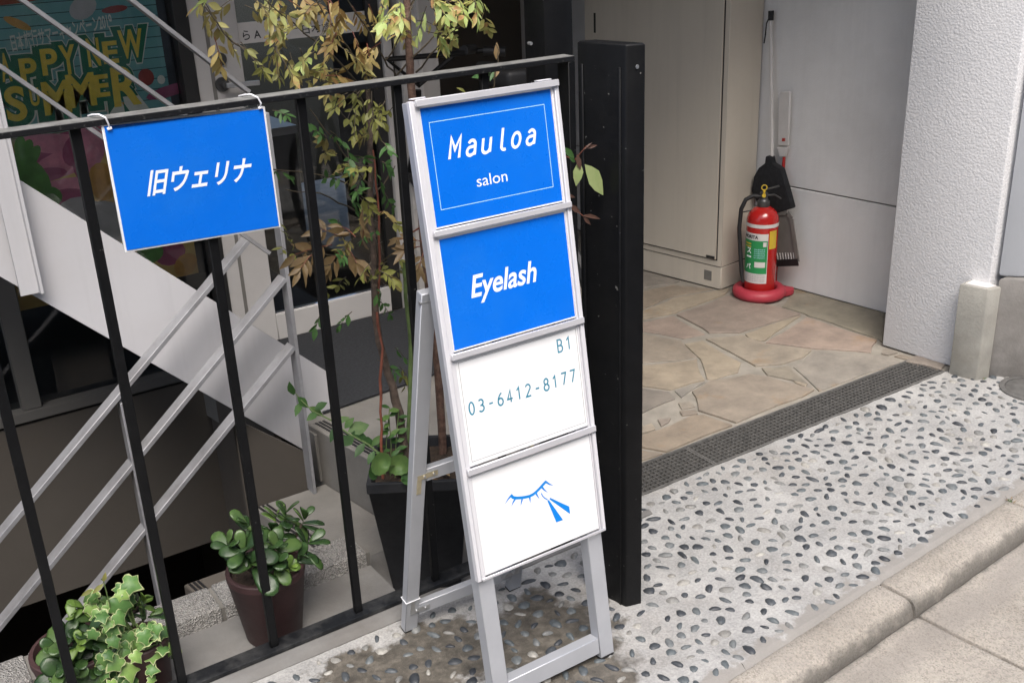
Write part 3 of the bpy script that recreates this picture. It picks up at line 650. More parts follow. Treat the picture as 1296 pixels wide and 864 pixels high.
GL = {'M': [[(0, 0), (0, 1), (.27, .42), (.54, 1), (.54, 0)]], 'a': [arc(.27, .47, .21, .25, 150, 0) + [(.48, .0)], [(.48, .43), (.26, .41)] + arc(.22, .21, .2, .2, 90, 300, 8) + [(.40, .08), (.48, .18)]],
 'u': [[(.04, .72), (.04, .25)] + arc(.26, .22, .22, .22, 180, 320, 8) + [(.48, .18)], [(.49, .72), (.49, 0)]], 'l': [[(.16, 1.06), (.16, .2)] + arc(.34, .18, .18, .18, 180, 300, 7)],
 'o': ['c', arc(.27, .36, .24, .36, 0, 345, 20)], '0': ['c', arc(.27, .5, .24, .5, 0, 345, 22)], '3': [arc(.24, .75, .24, .24, 140, -90, 10) + arc(.24, .26, .27, .26, 90, -145, 11)[1:]],
 '6': [[(.44, 1), (.25, .86), (.08, .6)] + arc(.27, .29, .25, .29, 160, 500, 18)], '4': [[(.36, 0), (.36, 1), (.02, .28), (.54, .28)]], '1': [[(.06, .78), (.28, 1), (.28, 0)]],
 '2': [arc(.26, .74, .24, .26, 160, -30, 10) + [(.02, .0), (.52, 0)]], '8': ['c', arc(.27, .75, .21, .24, -75, 255, 14) + arc(.27, .25, .26, .26, 110, 430, 15)], '7': [[(.0, 1), (.5, 1), (.17, 0)]], '-': [[(.08, .42), (.46, .42)]],
 'B': [[(.04, 0), (.04, 1), (.26, 1)] + arc(.27, .76, .20, .24, 80, -80, 8) + [(.10, .52)], [(.27, .52)] + arc(.29, .26, .23, .26, 80, -85, 9) + [(.0, 0)]]}
def strokes(mb, ch, x, base, h, shear, wd, put, lift0, wx=1.0):
    g = GL[ch]; cl = g[0] == 'c'
    for k, st_ in enumerate(g[1:] if cl else g):
        vs, fs = ribbon(st_, wd / h, cl); mb.add([put(x + (v.x * wx + shear * v.y) * h, base + v.y * h, lift0 + k * 4e-5) for v in vs], fs)

# ---- black steel fence
fen = thing('fence', 'black painted steel railing fence with thin upright bars', 'fence', (.6, 2.03, .016))
mb = MB(); mb.box(-1.6, 1.4985, 2.008, 2.052, 1.262, 1.274); mb.build('top_rail', M['black_rail'], fen, bevel=.0015)
mb = MB(); mb.box(-1.6, 1.4785, 2.008, 2.052, .0165, .0285); mb.build('bottom_rail', mat('scuffed_black', (.010, .011, .013), .3, 25, .45, .12, .2, 260, .001, spec=.3, dirt=(.10, .10, .098), dscale=16, damt=.4), fen, bevel=.0015)
for k in range(-9, 5):
    x = .397 + .2165 * k; mb = MB(); mb.box(x - .0095, x + .0095, 2.023, 2.037, .0286, 1.2619); mb.build('bar', M['black_paint'], fen, bevel=.001)
mb = MB(); mb.box(1.479, 1.498, 2.008, 2.052, .012, 1.2615); mb.build('end_post', M['black_paint'], fen, bevel=.001)

bc = thing('steel_column', 'slim black square steel column behind the end of the fence', 'column', (1.54, 2.17, .01))
mb = MB(); mb.box(1.500, 1.584, 2.13, 2.214, .010, 2.5); mb.build('shaft', M['black_paint'], bc, bevel=.003, seg=2)
mb = MB(); mb.tube([aty(660, 56, 2.15) + Vector((.02, .0, 0)), aty(660, 56, 2.15) + Vector((.02, -.012, 0))], .004, 10); mb.build('bolt', M['steel'], bc)

# ---- black gate post
gp = thing('gate_post', 'stout black rectangular gate post with rounded edges standing on the pebbles', 'post', (1.40, 1.74, 0))
c0, c1, c3 = Vector((1.383, 1.685, 0)), Vector((1.4245, 1.6735, 0)), Vector((1.357, 1.813, 0)); c2 = c1 + c3 - c0
mb = MB(); mb.prism([v + Vector((0, 0, -.004)) for v in (c0, c1, c2, c3)], (0, 0, 1.339)); gb = mb.build('shaft', M['black_paint'], gp, bevel=.0045, seg=3)
cc = (c0 + c2) / 2
def grow(v, k): return v + (v - cc).normalized() * k
ew = (c3 - c0).normalized(); en = (c0 - c1).normalized()
for a in (.012, .112):
    mb = MB(); p0 = c0 + ew * a + en * .0005; mb.prism([p0, p0 + ew * .006, p0 + ew * .006 + en * .003, p0 + en * .003], (0, 0, 1.29)); mb.build('edge_bead', M['black_paint'], gp, bevel=.001)
fr_ = (c1 - c0).normalized(); fn = -ew
mb = MB(); p0 = c0 + fr_ * .0235 + Vector((0, 0, 1.29)); mb.tube([p0, p0 + fn * .002], .0042, 12); mb.build('screw', M['steel'], gp)
mb = MB(); p0 = c0 + fr_ * .031 + Vector((0, 0, 1.277)); mb.tube([p0, p0 + fn * .001], .0018, 8); mb.build('screw', M['grey_plastic'], gp)

# ---- A-board sign
FOOT = Vector((1.252, 1.562, 0)); SX = FOOT.x - .33; SD = Vector((0, .1471, .9891)); SN = Vector((0, -.9891, .1471))
MS = Matrix((Vector((1, 0, 0)), SD, SN)).transposed().to_4x4(); MS.translation = Vector((SX, FOOT.y, .001))
ab = thing('a_board_sign', 'folding A-board sign with four stacked blue and white panels on silver legs', 'sign', (SX + .165, 1.72, 0))
def sbox(nm, mt, *a, parent=None, bevel=.0008):
    mb = MB(); mb.box(*a, M=MS); return mb.build(nm, mt, parent or ab, bevel=bevel)
def sput(u, v, w_): return MS @ Vector((u, v, w_))
for u0, u1 in ((.004, .043), (.288, .327)):
    lg = sbox('front_leg', M['alu'], u0, u1, .006, 1.284, -.030, 0, bevel=.0015)
    sbox('foot_pad', M['black_rubber'], u0 + .001, u1 - .001, .0, .0058, -.029, -.001, parent=lg)
sbox('cross_bar', M['alu'], .0432, .2878, .019, .058, -.030, -.0005, bevel=.0015)
sbox('cross_bar', M['alu'], .0432, .2878, 1.245, 1.284, -.030, -.0005, bevel=.0015)
for u0, u1, u2, u3 in ((-.002, .0075, .009, .0195), (.3225, .332, .3175, .3215)):
    sbox('side_channel', M['alu_white'], u0, u1, .316, 1.2865, .0003, .0125); sbox('side_channel', M['alu_white'], u2, u3, .316, 1.2865, .0003, .0085)
for v0, v1, th in ((1.2755, 1.2885, .019), (1.0345, 1.0462, .0185), (.7905, .8035, .0185), (.5490, .5630, .0185), (.3150, .3215, .015)):
    st_ = sbox('clamp_strip', M['alu_strip'], .0085, .3305, v0, v1, .0128, th, bevel=.0012)
sbox('top_tab', M['alu_white'], .005, .034, 1.2888, 1.2915, -.002, .012); sbox('top_tab', M['alu_white'], .285, .318, 1.2888, 1.2915, -.002, .012)
for (v0, v1) in ((1.0470, 1.2750), (.8040, 1.0340), (.5635, .7900), (.3218, .5485)):
    sbox('panel_back', M['alu_white'], .0198, .3172, v0, v1, .0003, .0040, bevel=0)
pan = []
lab = ['blue salon name panel with thin pale border', 'blue panel reading Eyelash', 'white telephone number panel', 'white panel with blue eyelash and tweezers emblem']
for (v0, v1), l_, blue in zip(((1.0470, 1.2750), (.8040, 1.0340), (.5635, .7900), (.3218, .5485)), lab, (1, 1, 0, 0)):
    p_ = sbox('sign_panel', M['white_print'], .0199, .3171, v0, v1, .0042, .0060, bevel=0); p_['label'] = l_; pan.append(p_)
def sprint(nm, mt, parent, vs, fs, w_=.00625):
    mb = MB(); mb.add([sput(a, b, w_) for a, b in vs], fs); return mb.build(nm, mt, parent)
sprint('blue_print', M['blue_print'], pan[0], [(.0215, 1.0500), (.3158, 1.0500), (.3158, 1.2715), (.0215, 1.2715)], [(0, 1, 2, 3)], .0061)
sprint('blue_print', M['blue_print'], pan[1], [(.0228, .8070), (.3160, .8070), (.3160, 1.0262), (.0228, 1.0262)], [(0, 1, 2, 3)], .0061)
vs, fs = ribbon([(.0365, 1.0812), (.2970, 1.0812), (.2970, 1.2440), (.0365, 1.2440)], .0013, True); sprint('border_line', M['pale_ink'], pan[0], vs, fs)
vs, fs = ribbon([(.0268, .5722), (.3130, .5722), (.3130, .7806), (.0268, .7806)], .0009, True); sprint('border_line', M['grey_ink'], pan[2], vs, fs)
mb = MB()
for ch, x in zip('Mauloa', (.0690, .1060, .1400, .1790, .2085, .2440)): strokes(mb, ch, x, 1.1715, .0385, .26, .0058, sput, .00625, 1.0)
mb.build('lettering', M['white_ink'], pan[0])['label'] = 'white slanted lettering Mauloa'
vs, fs = fit_text('salon', .1215, .1917, 1.1105, 1.1320); sprint('lettering', M['white_ink'], pan[0], vs, fs)['label'] = 'small white lettering salon'
vs, fs = fit_text('Eyelash', .0758, .2290, .9012, .9440, .24, .018); sprint('lettering', M['white_ink'], pan[1], vs, fs)['label'] = 'bold slanted white lettering Eyelash'
mb = MB()
for i, ch in enumerate('03-6412-8177'): strokes(mb, ch, .0362 + .02277 * i, .6690, .0255, 0, .0033, sput, .00625, .92)
for i, ch in enumerate('B1'): strokes(mb, ch, .2628 + .02277 * i, .7413, .0262, 0, .0031, sput, .00625, .92)
mb.build('lettering', M['teal_ink'], pan[2])['label'] = 'teal telephone number and B1'
mb = MB()
lid = [(.1060, .4735), (.1098, .4668), (.1180, .4625), (.1292, .4592), (.1400, .4570), (.1500, .4556), (.1595, .4565), (.1680, .4595), (.1765, .4635), (.1850, .4685), (.1960, .4745)]
vs, fs = ribbon(lid, .0062); mb.add([sput(v.x, v.y, .00625) for v in vs], fs)
for (a, b, c_) in (((.1085, .4730), (.0985, .4672), (.0880, .4580)), ((.1165, .4630), (.1090, .4560), (.1030, .4478)), ((.1330, .4580), (.1290, .4500), (.1255, .4410)), ((.1505, .4550), (.1505, .4480), (.1500, .4395)), ((.1665, .4585), (.1695, .4500), (.1742, .4405)), ((.1825, .4665), (.1885, .4570), (.1970, .4475)), ((.1945, .4735), (.2030, .4650), (.2128, .4590))):
    A, B, C_ = Vector(a), Vector(b), Vector(c_); n1 = (B - A).normalized(); n1 = Vector((-n1.y, n1.x)); 
    mb.add([sput(*q, .00629) for q in (A + n1 * .0024, A - n1 * .0024, B - n1 * .0016, C_, B + n1 * .0016)], [(0, 1, 2, 4), (4, 2, 3)])
vs, fs = ribbon([(.1800, .4522), (.1822, .4455), (.1868, .4388), (.1935, .4330)], .0024); mb.add([sput(v.x, v.y, .00625) for v in vs], fs)
mb.add([sput(*q, .00629) for q in ((.1925, .4318), (.1968, .4310), (.2265, .3742), (.2087, .3748))], [(0, 1, 2, 3)])
mb.add([sput(*q, .00629) for q in ((.1985, .4322), (.2003, .4350), (.2461, .3989), (.2463, .3810))], [(0, 1, 2, 3)])
mb.build('emblem', M['blue_ink'], pan[3])['label'] = 'blue closed eyelash and tweezers emblem'
for v_ in (1.035, .793, .552, .325):
    mb = MB(); mb.tube([sput(.3272, v_ - .006, .012), sput(.3272, v_ - .006, .0136)], .0022, 8); mb.build('screw', M['steel'], ab)
# back frame
bl = [(Vector((.914, 1.930, .004)), Vector((.934, 1.752, .905))), (Vector((1.206, 1.918, .004)), Vector((1.232, 1.752, .905)))]
for a, b in bl:
    mb = MB(); mb.bar(a, b, .034, .022, (0, 1, 0)); lg = mb.build('back_leg', M['alu'], ab, bevel=.0015)
    mb = MB(); mb.bar(a - (b - a).normalized() * .004, a, .033, .021, (0, 1, 0)); mb.build('foot_pad', M['black_rubber'], lg)
for t_, nm in ((.062, 'back_cross_bar'), (.50, 'back_cross_bar')):
    a, b = bl[0][0].lerp(bl[0][1], t_), bl[1][0].lerp(bl[1][1], t_); d_ = (b - a).normalized()
    mb = MB(); mb.bar(a + d_ * .0175, b - d_ * .0175, .030, .020, (0, 1, 0)); mb.build(nm, M['alu'], ab, bevel=.0015)
    for (q, s_) in ((a, 1), (b, -1)):
        la = (bl[0][1] - bl[0][0]).normalized(); o_ = q + Vector((0, -.0118, 0)); k_ = -1 if t_ > .3 else 1
        mb = MB(); mb.bar(o_ - la * .006, o_ + la * .045 * -1 if k_ < 0 else o_ + la * .04, .011, .0014, (0, 1, 0)); mb.bar(o_ + Vector((0, -.0002, 0)) - d_ * s_ * .005, o_ + Vector((0, -.0002, 0)) + d_ * s_ * .045, .011, .0014, (0, 1, 0))
        br = mb.build('corner_bracket', M['brass'] if t_ > .3 else M['steel'], ab)
        for kk in (.012, .035):
            mb = MB(); c_ = o_ + d_ * s_ * kk; mb.tube([c_, c_ + Vector((0, -.003, 0))], .003, 8); mb.build('screw', M['steel'], br)
mb = MB()
for a, b in bl: mb.tube([b + Vector((-.02, -.004, -.02)), b + Vector((.02, -.004, -.02))], .004, 8)
mb.build('hinge_bolt', M['steel'], ab)
a, b = bl[0]; q = a.lerp(b, .105); u_ = (b - a).normalized(); r_ = Vector((1, 0, 0)); f_ = u_.cross(r_)
mb = MB(); mb.tube([q + r_ * sx * .0185 + f_ * sy * .0125 for sx, sy in ((-1, -1), (1, -1), (1, 1), (-1, 1), (-1, -1))], .0013, 6); mb.build('cable_tie', M['tie'], ab)

# ---- blue board tied to the fence
hb = thing('hanging_board', 'blue board with white Japanese lettering tied to the fence rail', 'sign', (.595, 2.0, 1.01))
HB = [Vector((.4400, 2.012, 1.2640)), Vector((.7490, 2.012, 1.2560)), Vector((.7512, 2.013, 1.0125)), Vector((.4399, 2.013, 1.0232))]
mb = MB(); mb.prism(HB, (0, .0035, 0)); hp = mb.build('board', M['white_print'], hb, bevel=.0008)
def hput(x, z, l_=.0004): return Vector((x, 2.0118 - l_, z))
ins = lambda k: [HB[0] + Vector((k, 0, -k)), HB[1] + Vector((-k, 0, -k)), HB[2] + Vector((-k, 0, k)), HB[3] + Vector((k, 0, k))]
mb = MB(); mb.add([hput(v.x, v.z, .0003) for v in ins(.0042)], [(0, 1, 2, 3)]); mb.build('blue_print', M['blue_print'], hp)
vs, fs = fit_text('旧ウェリナ', .5000, .6985, 1.1265, 1.1690, .30, .022); sl = -.024
mb = MB(); mb.add([hput(a, b + sl * (a - .5), .0006) for a, b in vs], fs); mb.build('lettering', M['white_ink'], hp)
mb = MB(); mb.box(.455, .735, 2.0095, 2.0116, 1.2555, 1.2622); mb.build('clear_sleeve', M['glass'], hp)
for x, sgn in ((.452, 1), (.738, -1)):
    mb = MB(); pts_ = [Vector((x, 2.0105, 1.255)), Vector((x - .001 * sgn, 2.0035, 1.264)), Vector((x - .004, 2.0035, 1.2760)), Vector((x - .012, 2.015, 1.2815)), Vector((x - .019, 2.035, 1.2795)), Vector((x - .022, 2.057, 1.275)), Vector((x - .018, 2.058, 1.258)), Vector((x - .008, 2.042, 1.2485)), Vector((x, 2.017, 1.252)), Vector((x + .001, 2.010, 1.254))]
    mb.tube(pts_, .0017, 7); mb.tube([Vector((x - .0035, 2.0095, 1.2545)), Vector((x + .0045, 2.0085, 1.256))], .0027, 7)
    mb.build('string_tie', M['tie'], hb, smooth=True)

# ---- glass door
do = thing('glass_door', 'pale framed glass door with lever handle and paper strip behind the tree', 'door', (1.58, 3.92, .004))
def dbox(nm, mt, *a, parent=None, bevel=.002):
    mb = MB(); mb.box(*a); return mb.build(nm, mt, parent or do, bevel=bevel)
dbox('stile', M['door_white'], 1.2105, 1.386, 3.895, 3.935, .004, 2.2); dbox('stile', M['frame_dark'], 1.905, 1.9555, 3.895, 3.935, .004, 2.2)
dbox('bottom_rail', M['door_white'], 1.3865, 1.9045, 3.895, 3.935, .004, .112); dbox('top_rail', M['door_white'], 1.3865, 1.9045, 3.895, 3.935, 2.09, 2.2)
dbox('groove', M['grey_plastic'], 1.262, 1.276, 3.8935, 3.8948, .01, 2.19, bevel=0)
pn = dbox('pane', M['glass_dark'], 1.3865, 1.9045, 3.912, 3.918, .1125, 2.0895, bevel=0)
sp = dbox('paper_strip', M['white_plastic'], 1.3875, 1.9035, 3.9095, 3.9115, 1.165, 1.240, parent=pn, bevel=0)
for tx, x0, x1 in (('ら A', 1.405, 1.475), ('日本旅行', 1.64, 1.80)):
    vs, fs = fit_text(tx, x0, x1, 1.18, 1.212, 0, .01); mb = MB(); mb.add([Vector((a, 3.9091, b)) for a, b in vs], fs); mb.build('lettering', M['frame_dark'], pn)
hx, hz = aty(281.5, 107, 3.89).x, aty(281.5, 107, 3.89).z
mb = MB(); mb.tube([(hx, 3.8945, hz), (hx, 3.884, hz)], .026, 24); mb.tube([(hx, 3.884, hz), (hx, 3.85, hz)], .011, 16); hd = mb.build('handle_rose', M['handle_dark'], do, bevel=.001)
mb = MB(); mb.bar((hx, 3.846, hz), (hx + .125, 3.846, hz - .004), .012, .018, (0, 0, 1)); mb.build('lever', M['steel'], hd, bevel=.002)
lx, lz = aty(278.5, 75, 3.89).x, aty(278.5, 75, 3.89).z
mb = MB(); mb.tube([(lx, 3.8945, lz), (lx, 3.882, lz)], .023, 24); mb.tube([(lx, 3.882, lz), (lx, 3.878, lz)], .014, 16); lk = mb.build('lock_cylinder', M['handle_dark'], do, bevel=.001)
mb = MB(); mb.box(lx - .006, lx + .006, 3.8765, 3.8779, lz - .0015, lz + .0015); mb.build('keyhole', M['dark_gap'], lk)
dm = thing('door_mat', 'charcoal ribbed mat on the landing in front of the glass door', 'mat', (1.6, 3.5, .002))
a, b = atz(436, 516), atz(490, 497)
mb = MB(); sl_ = (b.y - a.y) / (b.x - a.x); q = [Vector((1.24, a.y + sl_ * (1.24 - a.x), .0015)), Vector((1.70, a.y + sl_ * (1.70 - a.x), .0015)), Vector((2.0, 3.30, .0045)), Vector((2.0, 3.875, .0045)), Vector((1.20, 3.875, .0015))]
q = [Vector((p_.x, p_.y, .0045)) for p_ in q]; mb.prism(q, (0, 0, .008)); mb.build('pile', M['mat_dark'], dm, bevel=.002)

# ---- poster inside the left window
PY = 3.962
po = thing('window_poster', 'dark green summer sale poster with yellow lettering inside the window', 'poster', (.75, PY, .3))
def pmat(name, stops, sc=2.0):
    mt, t, b_ = new_mat(name); c = ramp(t, noi(t, pos(t), sc, 6, .6), stops); t.links.new(c, b_.inputs['Base Color']); b_.inputs['Roughness'].default_value = .5; return mt
def poster_ground():
    mt, t, b_ = new_mat('poster_ground'); p = pos(t); sep = t.nodes.new('ShaderNodeSeparateXYZ'); t.links.new(p, sep.inputs[0])
    up_ = ramp(t, noi(t, p, 4, 6), [(.3, (.12, .34, .36)), (.6, (.20, .48, .48)), (.8, (.42, .58, .50))])
    lo_ = ramp(t, noi(t, p, 3, 6), [(.3, (.5, .28, .09)), (.55, (.70, .54, .18)), (.8, (.65, .42, .28))])
    pl = math_(t, 'FRACT', math_(t, 'MULTIPLY', sep.outputs[2], 28)); up_ = mixc(t, math_(t, 'LESS_THAN', pl, .08), up_, (.03, .08, .08))
    f = ramp(t, math_(t, 'ADD', sep.outputs[2], math_(t, 'MULTIPLY', noi(t, p, 3), .12)), [(.95, (0, 0, 0)), (1.0, (1, 1, 1))])
    t.links.new(mixc(t, f, lo_, up_), b_.inputs['Base Color']); b_.inputs['Roughness'].default_value = .5; return mt
mb = MB(); mb.box(.05, 1.125, PY, PY + .003, .33, 1.62); pb = mb.build('sheet', poster_ground(), po)
PM = {'y': mat('poster_yellow', (.85, .68, .10), .1, 30, .5, .05, 0), 'g': mat('poster_green', (.02, .19, .11), .1, 30, .5, .05, 0), 'w': mat('poster_white', (.75, .8, .72), .05, 30, .5, .05, 0), 'r': mat('poster_red', (.32, .06, .05), .1, 30, .5, .05, 0),
      'p': mat('poster_pink', (.70, .28, .38), .3, 14, .5, .05, 0), 'd': mat('poster_purple', (.40, .10, .20), .2, 14, .5, .05, 0), 'l': mat('poster_leaf', (.10, .30, .06), .3, 14, .5, .05, 0), 'k': mat('poster_grey', (.5, .51, .51), .1, 14, .5, .05, 0), 'o': mat('poster_orange', (.6, .34, .09), .2, 14, .5, .05, 0)}
def pflat(nm, mt, pts2, lift): mb = MB(); mb.add([Vector((x, PY - lift, z)) for x, z in pts2], [tuple(range(len(pts2)))]); return mb.build(nm, mt, po)
pzx = lambda zx, zy: (lambda q: (q.x, q.z))(aty(zx / 5.4, zy / 5.4, PY))
letters = [('H', -150, -20, 420, 610), ('A', 0, 105, 350, 555), ('P', 130, 285, 385, 570), ('P', 275, 425, 320, 510), ('Y', 405, 550, 295, 505), ('N', 590, 710, 250, 450), ('E', 695, 832, 270, 432), ('W', 805, 1005, 190, 392),
           ('S', 35, 215, 575, 820), ('U', 195, 295, 590, 722), ('M', 290, 515, 540, 775), ('M', 455, 685, 490, 725), ('E', 638, 772, 498, 660), ('R', 765, 990, 440, 715)]
gm, ym, wm = MB(), MB(), MB()
for i, (ch, x0, x1, y0, y1) in enumerate(letters):
    xa, zb = pzx((x0 + x1) / 2, y1); _, zt_ = pzx((x0 + x1) / 2, y0); wl = pzx(x1, (y0 + y1) / 2)[0] - pzx(x0, (y0 + y1) / 2)[0]
    for mbx, off, lift, pad in ((wm, .15, .0004, .020), (gm, .125, .0008, .015), (ym, .03, .0014, -.008)):
        vs, fs = fit_text(ch, xa - wl / 2 - pad, xa + wl / 2 + pad, zb - pad * .2, zt_ + pad * .6, .05, off); mbx.add([Vector((a, PY - lift - i * 2e-5, b)) for a, b in vs], fs)
wm.build('lettering_halo', PM['w'], po); gm.build('lettering_outline', PM['g'], po); ym.build('lettering', PM['y'], po)
a, b = pzx(85, 345), pzx(770, 180); vs, fs = fit_text('日本旅行サマーキャンペーン2019', a[0], b[0], 0, .05, 0, .02)
sl_ = (b[1] - a[1]) / (b[0] - a[0]); mb = MB(); mb.add([Vector((x, PY - .0018, a[1] + sl_ * (x - a[0]) + z)) for x, z in vs], fs); mb.build('small_lettering', PM['w'], po)
def blob(c, rx, rz, ang=0, n=14): ca_, sa_ = math.cos(R_(ang)), math.sin(R_(ang)); return [(c[0] + rx * math.cos(2 * math.pi * k / n) * ca_ - rz * math.sin(2 * math.pi * k / n) * sa_, c[1] + rx * math.cos(2 * math.pi * k / n) * sa_ + rz * math.sin(2 * math.pi * k / n) * ca_) for k in range(n)]
px2 = lambda x, y: (lambda q: (q.x, q.z))(aty(x, y, PY))
rr = random.Random(3)
for i, (x, y, rx, rz, an, k) in enumerate([(60, 190, .11, .03, 25, 'd'), (72, 182, .13, .035, -10, 'p'), (85, 205, .12, .045, 10, 'p'), (55, 222, .08, .025, 0, 'd'), (95, 190, .06, .04, 60, 'd'), (75, 238, .11, .03, 5, 'p'), (105, 195, .10, .04, 80, 'd'), (115, 185, .1, .05, 70, 'p'), (130, 230, .05, .07, 0, 'o'), (80, 250, .08, .03, 0, 'd'),
        (25, 185, .018, .035, -20, 'l'), (33, 192, .02, .045, -30, 'l'), (40, 200, .02, .05, -40, 'l'), (38, 222, .05, .09, 30, 'l'), (22, 240, .07, .10, 20, 'l'), (60, 250, .05, .04, 0, 'l'), (100, 270, .08, .06, 0, 'k'), (130, 285, .10, .09, 0, 'k'), (215, 320, .06, .05, 0, 'd'), (235, 335, .05, .04, 40, 'o'), (190, 320, .05, .04, 0, 'l'),
        (185, 98, .028, .030, 0, 'r'), (204, 101, .014, .016, 0, 'w'), (145, 12, .045, .012, 4, 'r'), (12, 1, .12, .012, 2, 'r'), (105, 10, .05, .035, 30, 'k'), (22, 30, .045, .014, -30, 'o'), (215, 115, .09, .02, 10, 'd'), (150, 135, .06, .012, 5, 'o')]):
    pflat('printed_motif', PM[k], blob(px2(x, y), rx, rz, an), .0002 + i * 6e-6)

# ---- steel staircase going up to the left
SY = 3.15
su = thing('upper_staircase', 'white painted steel staircase rising to the left with thin flat handrails', 'stairs', (.8, 3.45, 0))
tA, tB = aty(20, 225, SY), aty(415, 471, SY); kt = (tB.z - tA.z) / (tB.x - tA.x); bA, bB = aty(0, 350, SY), aty(377, 565, SY); kb = (bB.z - bA.z) / (bB.x - bA.x)
top = lambda x: tA.z + kt * (x - tA.x); bot = lambda x: bA.z + kb * (x - bA.x)
xe = EDG(SY) - .006
poly = [(tB.x, top(tB.x)), (tB.x, .001), (xe, .001), (xe, bot(xe)), (-1.3, bot(-1.3)), (-1.3, top(-1.3))]
mb = MB(); mb.prism([Vector((x, SY, z)) for x, z in poly], (0, .012, 0)); mb.build('stringer', M['white_steel'], su, bevel=.001)
for k in range(9):
    x = 1.02 - k * .235; mb = MB(); zt = top(x) - .06; mb.box(x - .22, x, SY + .0125, SY + .66, zt - .03, zt); mb.build('tread', M['white_steel'], su, bevel=.002)
RY = SY - .03
def rail_at(offs, x0, x1): return Vector((x0, RY, top(x0) + offs)), Vector((x1, RY, top(x1) + offs))
def rline(p1, p2, y, x0, x1):
    a, b = aty(*p1, y), aty(*p2, y); k = (b.z - a.z) / (b.x - a.x); return Vector((x0, y, a.z + k * (x0 - a.x))), Vector((x1, y, a.z + k * (x1 - a.x)))
NX = aty(392, 613, 3.022).x
for p1, p2, xend in (((0, 84), (88, 145), NX - .003), ((27, 0), (212, 131), NX - .003), ((165, 0), (315, 117), NX + .0)):
    a, b = rline(p1, p2, RY, -1.3, xend); mb = MB(); mb.bar(a, b, .012, .042, (0, 1, 0)); mb.build('handrail', M['rail_steel'], su, bevel=.001)
xp = aty(8, 180, RY).x
mb = MB(); mb.box(xp - .05, xp, RY - .004, RY + .004, top(xp) - .33, 1.9); mb.box(xp - .0, xp + .010, RY - .02, RY + .0295, top(xp) - .33, 1.9); mb.build('baluster', M['white_steel'], su, bevel=.001)

sr = thing('stair_railing', 'silver flat bar railing of the basement stairs with three sloping rails', 'railing', (.9, 3.02, -.2))
LY = 3.022
for p1, p2, xend in (((42, 626), (281, 340), aty(311, 301, LY).x), ((51, 726), (359, 350), NX - .0005), ((102, 766), (371, 435), NX - .0005)):
    a, b = rline(p1, p2, LY, -.9, xend); mb = MB(); mb.bar(a, b, .014, .048, (0, 1, 0)); mb.build('rail', M['rail_steel'], sr, bevel=.001)
nt_ = aty(347, 140, LY)
mb = MB(); mb.box(NX, NX + .012, LY - .025, LY + .025, -.2, nt_.z); mb.build('newel_post', M['rail_steel'], sr, bevel=.001)
mb = MB(); mb.box(.565, .577, LY - .025, LY + .025, -.95, .30); mb.build('post', M['rail_steel'], sr, bevel=.001)

# ---- beige steel cabinet
cab = thing('steel_cabinet', 'tall beige steel cabinet in the entrance beside the fire extinguisher', 'cabinet', (3.15, 3.5, 0))
C0 = Vector((3.157, 3.197, 0)); ce = Vector((-.185, .983, 0)).normalized(); cn = Vector((-ce.y, ce.x, 0)); CL = .78
cs_ = [C0, C0 + ce * CL, C0 + ce * CL + Vector((.27, .03, 0)), C0 + Vector((.222, .035, 0))]
mb = MB(); mb.prism([p_ + Vector((0, 0, .104)) for p_ in cs_], (0, 0, 1.9)); mb.build('body', M['beige'], cab, bevel=.002)
mb = MB(); mb.prism([p_ - cn * .004 + ce * .003 if i < 2 else p_ for i, p_ in enumerate(cs_)], (0, 0, .1)); mb.build('plinth', M['beige'], cab, bevel=.002)
mb = MB(); mb.prism([p_ - cn * .008 + ce * .006 if i < 2 else p_ for i, p_ in enumerate(cs_)], (0, 0, .1035)); mb.build('plinth_gap', M['dark_gap'], cab)
def cface(s0, s1, z0, z1, o0, o1, nm, mt, parent=None, bevel=.0015):
    mb = MB(); a, b = C0 + ce * s0, C0 + ce * s1; mb.prism([a + cn * o0, b + cn * o0, b + cn * o1, a + cn * o1], (0, 0, z1 - z0)); 
    for v in mb.v: v.z += z0
    return mb.build(nm, mt, parent or cab, bevel=bevel)
cface(.022, .745, .130, 1.97, .0002, .0012, 'door_gap', M['dark_gap'], bevel=0)
cd = cface(.027, .740, .136, 1.965, .0014, .009, 'door', M['beige'])
cface(.030, .075, .138, .150, .0092, .0115, 'latch', M['black_rubber'], cd); cface(.705, .717, 1.055, 1.14, .0085, .0094, 'pull_slot', M['dark_gap'], cd, 0)
cface(.052, .092, .030, .075, -.0042, -.0025, 'vent_plate', M['grey_plastic'])

# ---- fire extinguisher on its stand
E0 = Vector((3.236, 3.045, 0)); ca0 = math.atan2(-E0.y, -E0.x)
def cyl(r, ang, z): return E0 + Vector((r * math.cos(ang), r * math.sin(ang), z))
stn = thing('extinguisher_stand', 'round pink red plastic floor stand under the fire extinguisher', 'stand', E0)
mb = MB(); mb.lathe([(.092, 0), (.108, .004), (.114, .018), (.111, .034), (.098, .045), (.080, .047), (.072, .040), (.070, .022), (.02, .020)], E0, 40); mb.build('dish', M['pink_plastic'], stn, smooth=True, angle=60)
rv = Vector((.831, -.555, 0)); fv = Vector((rv.y, -rv.x, 0))
mb = MB(); mb.prism([E0 + rv * .085 + fv * .045, E0 + rv * .135 + fv * .022, E0 + rv * .150 + fv * .005, E0 + rv * .150 - fv * .012, E0 + rv * .085 - fv * .045], (0, 0, .03)); mb.build('foot_tab', M['pink_plastic'], stn, bevel=.006, seg=2)
ext = thing('fire_extinguisher', 'red fire extinguisher with green label and black hose', 'extinguisher', E0 + Vector((0, 0, .022)))
RT = .0665
